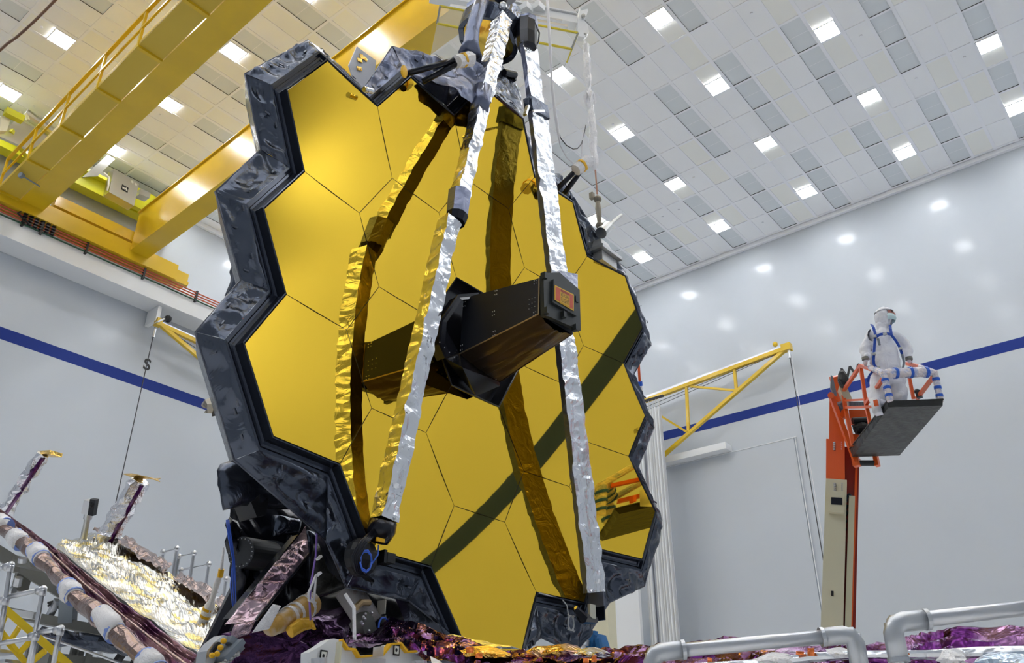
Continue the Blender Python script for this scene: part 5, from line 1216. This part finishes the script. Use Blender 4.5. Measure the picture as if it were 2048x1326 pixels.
m = lump([(452, 590), (460, 555), (462, 520), (470, 500), (490, 540), (500, 590), (470, 640)], -.6, .2, .05, 6, 42, 'rear_blanket', kap_m)
# spacecraft deck under the telescope
m = MB(); m.b2(L(440, 1300, 0, -1.8), L(1210, 1330, 0, -.1)); 
dk = MB(); lo_ = Lw(W(-8.2, 5.6, .45)); hi_ = Lw(W(-6.3, 9.0, .85)); dk.b2(lo_, hi_); dk.build('deck', blackp_m, tel)
m = MB()
for (y_, x_) in ((4.6, -7.4), (7.8, -7.4), (5.6, -6.8), (7.0, -6.8)):
    m = MB(); p = Lw(W(x_, y_, .9)); q_ = Lw(W(x_ + .3, y_ * .8 + 1.3, 2.4)); m.tube([p, q_], .1, 8); m.build('deck_strut', gloss_m, tel)

# white fixture plate below
XF = -4.6
wf = thing('fixture_frame', 'white painted fixture plate with amber taped edges and target squares below the telescope', 'fixture', at(720, 1310, 0, XF))
Fq = lambda x, y, d=0: at(x, y, 0, XF + d) - wf.location
m = MB(); m.prism([Fq(*p) for p in ((617, 1345), (618, 1305), (640, 1293), (658, 1280), (668, 1277), (680, 1280), (692, 1298), (706, 1299), (715, 1314), (762, 1310), (779, 1289), (798, 1287), (811, 1304), (838, 1303), (853, 1302), (855, 1345))], V(-.08, 0, 0)); m.build('plate', white_m, wf)
m = MB(); P_ = [(680, 1280), (692, 1298), (706, 1299), (715, 1314), (762, 1310), (779, 1289), (798, 1287), (811, 1304), (830, 1303)]
for a, b in zip(P_[:-1], P_[1:]): m.beam(Fq(*a, .01), Fq(*b, .01), .05, .014)
m.build('amber_edge_tape', yeltape_m, wf)
m = MB(); m.b2(Fq(671, 1345, .06), Fq(681, 1283, .1)); m.build('cream_strap', cream_m, wf)
for x, y in ((647, 1312), (793, 1300)):
    m = MB(); m.box(Fq(x, y, .012), (.012, .05, .07)); t1 = m.build('target_square', blackp_m, wf)
    m = MB(); m.box(Fq(x, y, .02), (.012, .034, .05)); t2 = m.build('target_field', mat('label_white', (.8, .8, .75), .5), t1)
    m = MB(); m.ball(Fq(x, y, .028), (.006, .009, .013), 8, 6); m.build('target_dot', blackp_m, t1)
m = MB(); m.b2(Fq(738, 1345, .1), Fq(757, 1316, .25)); m.b2(Fq(745, 1314, .1), Fq(768, 1292, .2)); m.build('clevis_bracket', alu_m, wf)
m = MB(); m.tube([Fq(638, 1345, .15), Fq(638, 1316, .15)], .05, 10); m.tube([Fq(838, 1345, .15), Fq(838, 1322, .15)], .05, 10); m.build('screw_post', alu_m, wf)
m = MB(); m.b2(V(-.5, -.9, -wf.location.z), V(-.1, .8, -.25)); m.build('pedestal', greyp_m, wf)
# grey bracket with electronics by the pallet root
eb = thing('bracket_box', 'grey metal bracket box with amber taped connectors beside the mauve foil panel', 'bracket', at(440, 1300, 0, -5.6))
Eq = lambda x, y, d=0: at(x, y, 0, -5.6 + d) - eb.location
m = MB(); m.prism([Eq(*p) for p in ((408, 1345), (414, 1302), (428, 1285), (447, 1270), (455, 1272), (450, 1290), (432, 1315), (420, 1345))], V(-.12, 0, 0)); m.build('side_plate', alu_m, eb)
m = MB(); m.beam(Eq(425, 1345), Eq(478, 1292), .1, .05); m.beam(Eq(455, 1278), Eq(480, 1295), .08, .05); m.beam(Eq(436, 1320), Eq(472, 1284), .2, .04); m.build('frame_rail', greyp_m, eb)
m = MB(); m.prism([Eq(422, 1303, .01), Eq(435, 1284, .01), Eq(442, 1285, .01), Eq(428, 1306, .01)], V(.01, 0, 0)); m.build('slot', blackp_m, eb)
for k, (x, y) in enumerate(((434, 1308), (441, 1295), (447, 1282), (424, 1311))):
    m = MB(); m.ball(Eq(x, y, .06), (.018, .024, .02), 8, 6); m.build('amber_connector', yeltape_m, eb)
for k in range(6):
    m = MB(); m.ball(Eq(440 + 7 * k, 1330 - 5 * k + 3 * (k % 2), .08), (.02, .02, .02), 9, 6); m.build('fitting', steel_m, eb)
m = MB(); m.b2(Eq(420, 1360, -.3), Eq(500, 1345, .1)); m.b2(V(-.2, -.2, -eb.location.z), V(.1, .2, -.5)); m.build('foot', greyp_m, eb)

# blue machine and supports behind the lower right
bm2 = thing('blue_stand', 'blue steel stand behind the telescope at the lower right of the mirror', 'stand', at(1187, 1295, 1, 9.5))
Bq = lambda x, y, d=0: at(x, y, 1, 9.5 + d) - bm2.location
m = MB(); m.prism([Bq(1174, 1272), Bq(1190, 1266), Bq(1201, 1300), Bq(1170, 1300)], V(0, .25, 0)); m.build('gusset', teal_m, bm2)
m = MB(); m.beam(Bq(1187, 1268, -.05), Bq(1181, 1300, -.05), .07, .07); m.beam(Bq(1196, 1278, -.05), Bq(1199, 1300, -.05), .06, .06); m.beam(Bq(1172, 1270, -.05), Bq(1192, 1266, -.05), .08, .05); m.build('frame', teal_m, bm2)
m = MB(); m.beam(Bq(1165, 1286), Bq(1173, 1300), .05, .05); m.tube([Bq(1175, 1292, -.1), Bq(1177, 1280, -.1)], .02, 6); m.build('clamp', alu_m, bm2)
m = MB(); m.b2(V(-.3, 0, -bm2.location.z), V(.3, .4, -.05)); m.build('base_column', teal_m, bm2)
m = MB(); a = at(1122, 1268, 0, -6.2); b = at(1130, 1305, 0, -6.2); m.b2((a.x, a.y, b.z - 2.2), (b.x + .12, b.y, a.z)); o = m.build('support_post', white_m); tag(o, 'white square support post under the lower right shroud', 'post')

# ================================================================ purple sunshield pallet across the bottom right
fp = thing('sunshield_pallet', 'long flat pallet of folded purple film running along the bottom to the right', 'pallet', at(1300, 1320, 1, 5.0))
Y1, Y2 = 4.5, 5.3
def Fp2(x, y, Y): return at(x, y, 1, Y) - fp.location
hi1 = [Fp2(x, y, Y2) for x, y in ((700, 1262), (745, 1268), (775, 1238), (810, 1243), (850, 1252), (882, 1268), (915, 1276), (960, 1292), (1010, 1300), (1045, 1303), (1062, 1312))]
lo1 = [Fp2(x, y, Y1) for x, y in ((690, 1288), (740, 1290), (790, 1284), (820, 1300), (850, 1322), (890, 1322), (930, 1328), (970, 1340), (1010, 1350), (1045, 1350), (1062, 1350))]
m = folded(lo1, hi1, 150, 56, 5, .07, 5); m.build('folded_membrane', purple_m, fp)
hi2 = [Fp2(x, y, Y2) for x, y in ((1030, 1308), (1120, 1306), (1200, 1308), (1230, 1303), (1285, 1294), (1330, 1291), (1390, 1287), (1440, 1281), (1470, 1279), (1520, 1296), (1620, 1299), (1690, 1298), (1735, 1292), (1790, 1286), (1840, 1277), (1878, 1266), (1900, 1265), (1960, 1263), (2060, 1262), (2200, 1256))]
lo2 = [Fp2(x, y, Y1) for x, y in ((1020, 1352), (1120, 1354), (1200, 1354), (1240, 1354), (1285, 1354), (1330, 1354), (1390, 1354), (1440, 1354), (1480, 1354), (1520, 1354), (1620, 1354), (1690, 1354), (1740, 1354), (1790, 1352), (1840, 1350), (1880, 1350), (1920, 1350), (1980, 1350), (2060, 1350), (2200, 1345))]
m = folded(lo2, hi2, 420, 48, 4, .07, 6)
for i, v in enumerate(m.v): m.v[i] = v + V(0, 0, 1) * crumple(v, 3, .03, 4)
m.build('folded_membrane', purple_m, fp)
def hump(pts, low, seed, mt, nm, Y=4.75, amp=.05, n=40):
    lo_ = [Fp2(x, low, Y - .15) for x, y in pts]; hi_ = [Fp2(x, y, Y + .15) for x, y in pts]; m = MB()
    def fn(u, v):
        p = lerp_poly(lo_, u).lerp(lerp_poly(hi_, u), v); return p + V(0, -1, 0) * (crumple(p, 7, amp, seed) + .12 * math.sin(math.pi * v)) + n3(p, 9, amp * .4, seed)
    m.grid(fn, n, 14); return m.build(nm, mt, fp)
hump([(945, 1296), (985, 1294), (1010, 1300), (1030, 1310)], 1316, 51, goldb_m, 'gold_film')
hump([(1078, 1300), (1098, 1292), (1118, 1288), (1138, 1287), (1152, 1291), (1168, 1300), (1190, 1308)], 1314, 52, mat('gold_purple_film', (.85, .52, .12), .2, 1.0, bump=[('d', 8, .6, .04)], var=((.35, .2, .36), 4, .45, .6)), 'gold_film')
hump([(1172, 1300), (1195, 1298), (1212, 1302), (1226, 1308)], 1316, 53, silver_m, 'silver_film')
hump([(905, 1268), (950, 1280), (1000, 1288), (1040, 1296)], 1298, 54, silver_m, 'silver_film', Y=5.5, amp=.03)
for x, y, w_, h_ in ((940, 1300, 16, 12), (958, 1312, 14, 10), (1188, 1318, 10, 14), (1172, 1322, 12, 8), (1600, 1306, 16, 8), (1622, 1304, 14, 16), (1420, 1322, 10, 6), (1812, 1309, 16, 3)):
    m = foil([Fp2(x - w_ / 2, y + h_ / 2, 4.42), Fp2(x + w_ / 2, y + h_ / 2, 4.42), Fp2(x + w_ / 2, y - h_ / 2, 4.45), Fp2(x - w_ / 2, y - h_ / 2, 4.45)], 8, 6, 14, .02, x); m.build('orange_tape', mat('tape_orange', (.70, .17, .03), .3, .4, bump=[('d', 20, .5, .02)]), fp)
for pts, low in (((( 1530, 1318), (1545, 1306), (1575, 1306), (1600, 1312)), 1330), (((1670, 1296), (1680, 1292), (1700, 1300), (1712, 1306)), 1318)):
    hump(pts, low, 60, film_m, 'clear_film', Y=4.5, amp=.03, n=20)
hump([(1888, 1318), (1905, 1300), (1922, 1294), (1935, 1300), (1946, 1312), (1935, 1322)], 1335, 61, film_m, 'clear_film', Y=4.4, amp=.04, n=24)
hump([(1968, 1310), (1985, 1304), (2060, 1300), (2120, 1300)], 1345, 62, mat('blue_white_film', (.55, .66, .78), .15, .6, bump=[('d', 7, .6, .04)]), 'clear_film', Y=4.4, amp=.05, n=30)
m = MB(); m.tube([Fp2(x, y, 4.46) for x, y in ((1120, 1354), (1240, 1345), (1380, 1336), (1500, 1330), (1620, 1318), (1730, 1310), (1860, 1308), (1960, 1304), (2100, 1298))], .022, 8); m.v = [v + n3(v, 9, .02) for v in m.v]; m.build('silver_edge', silver_m, fp)
m = MB(); m.b2(V(-2.2, .1, -.45), V(4.6, 3.6, -.15)); m.build('pallet_frame', greyp_m, fp)
for x_ in (-1.8, 1.2, 4.2):
    for y_ in (.5, 3.2):
        m = MB(); m.beam(V(x_, y_, -.4), V(x_, y_, -fp.location.z), .12, .12); m.build('pallet_leg', greyp_m, fp)
m = MB(); m.add([Fp2(868, 1345, 4.2), Fp2(905, 1345, 4.2), Fp2(880, 1322, 4.3), Fp2(860, 1312, 4.3)], [(0, 1, 2, 3)]); m.v = m.v; m.build('white_cloth', film_m, fp)

# ================================================================ near handrails at the lower right
def hrail(name, label, pts, dep, posts, elb):
    t = thing(name, label, 'handrail', cz(*pts[0], dep)); t.location.z = 0
    k = lambda x, y, d=dep: cz(x, y, d) - t.location
    m = MB(); m.tube([k(*p) for p in pts], .024, 20); m.build('rail_tube', alu_m, t, smooth=True)
    for (x, y) in posts:
        p = k(x, y); m = MB(); m.tube([V(p.x, p.y, 0), p], .0235, 20); m.build('post', alu_m, t, smooth=True)
    for (x, y, dx, dy) in elb:
        p = k(x, y); d = (k(x + dx, y + dy) - p).normalized(); m = MB(); m.tube([p + V(0, 0, -.115), p + V(0, 0, -.03), p + V(0, 0, -.008) + d * .012, p + d * .035, p + d * .115], [.031, .031, .032, .031, .031], 20); el_ = m.build('elbow', mat('cast_aluminium', (.55, .57, .60), .38, .85), t, smooth=True)
        m = MB(); m.tube([p + V(0, 0, -.118), p + V(0, 0, -.105)], .0335, 20); m.build('collar_ring', mat('cast_aluminium'), el_)
        m = MB(); m.tube([p + d * .105, p + d * .118], .0335, 20); m.build('collar_ring', mat('cast_aluminium'), el_)
hrail('tube_handrail', 'aluminium tube handrail in the foreground crossing the bottom, left of two', [(1303, 1306), (1708, 1268)], 3.0, [(1303, 1306), (1708, 1268)], [(1303, 1306, 30, -3), (1708, 1268, -30, 3)])
hrail('tube_handrail', 'aluminium tube handrail rising to the right edge of the photo', [(1783, 1246), (2110, 1210)], 2.75, [(1783, 1246)], [(1783, 1246, 30, -3)])
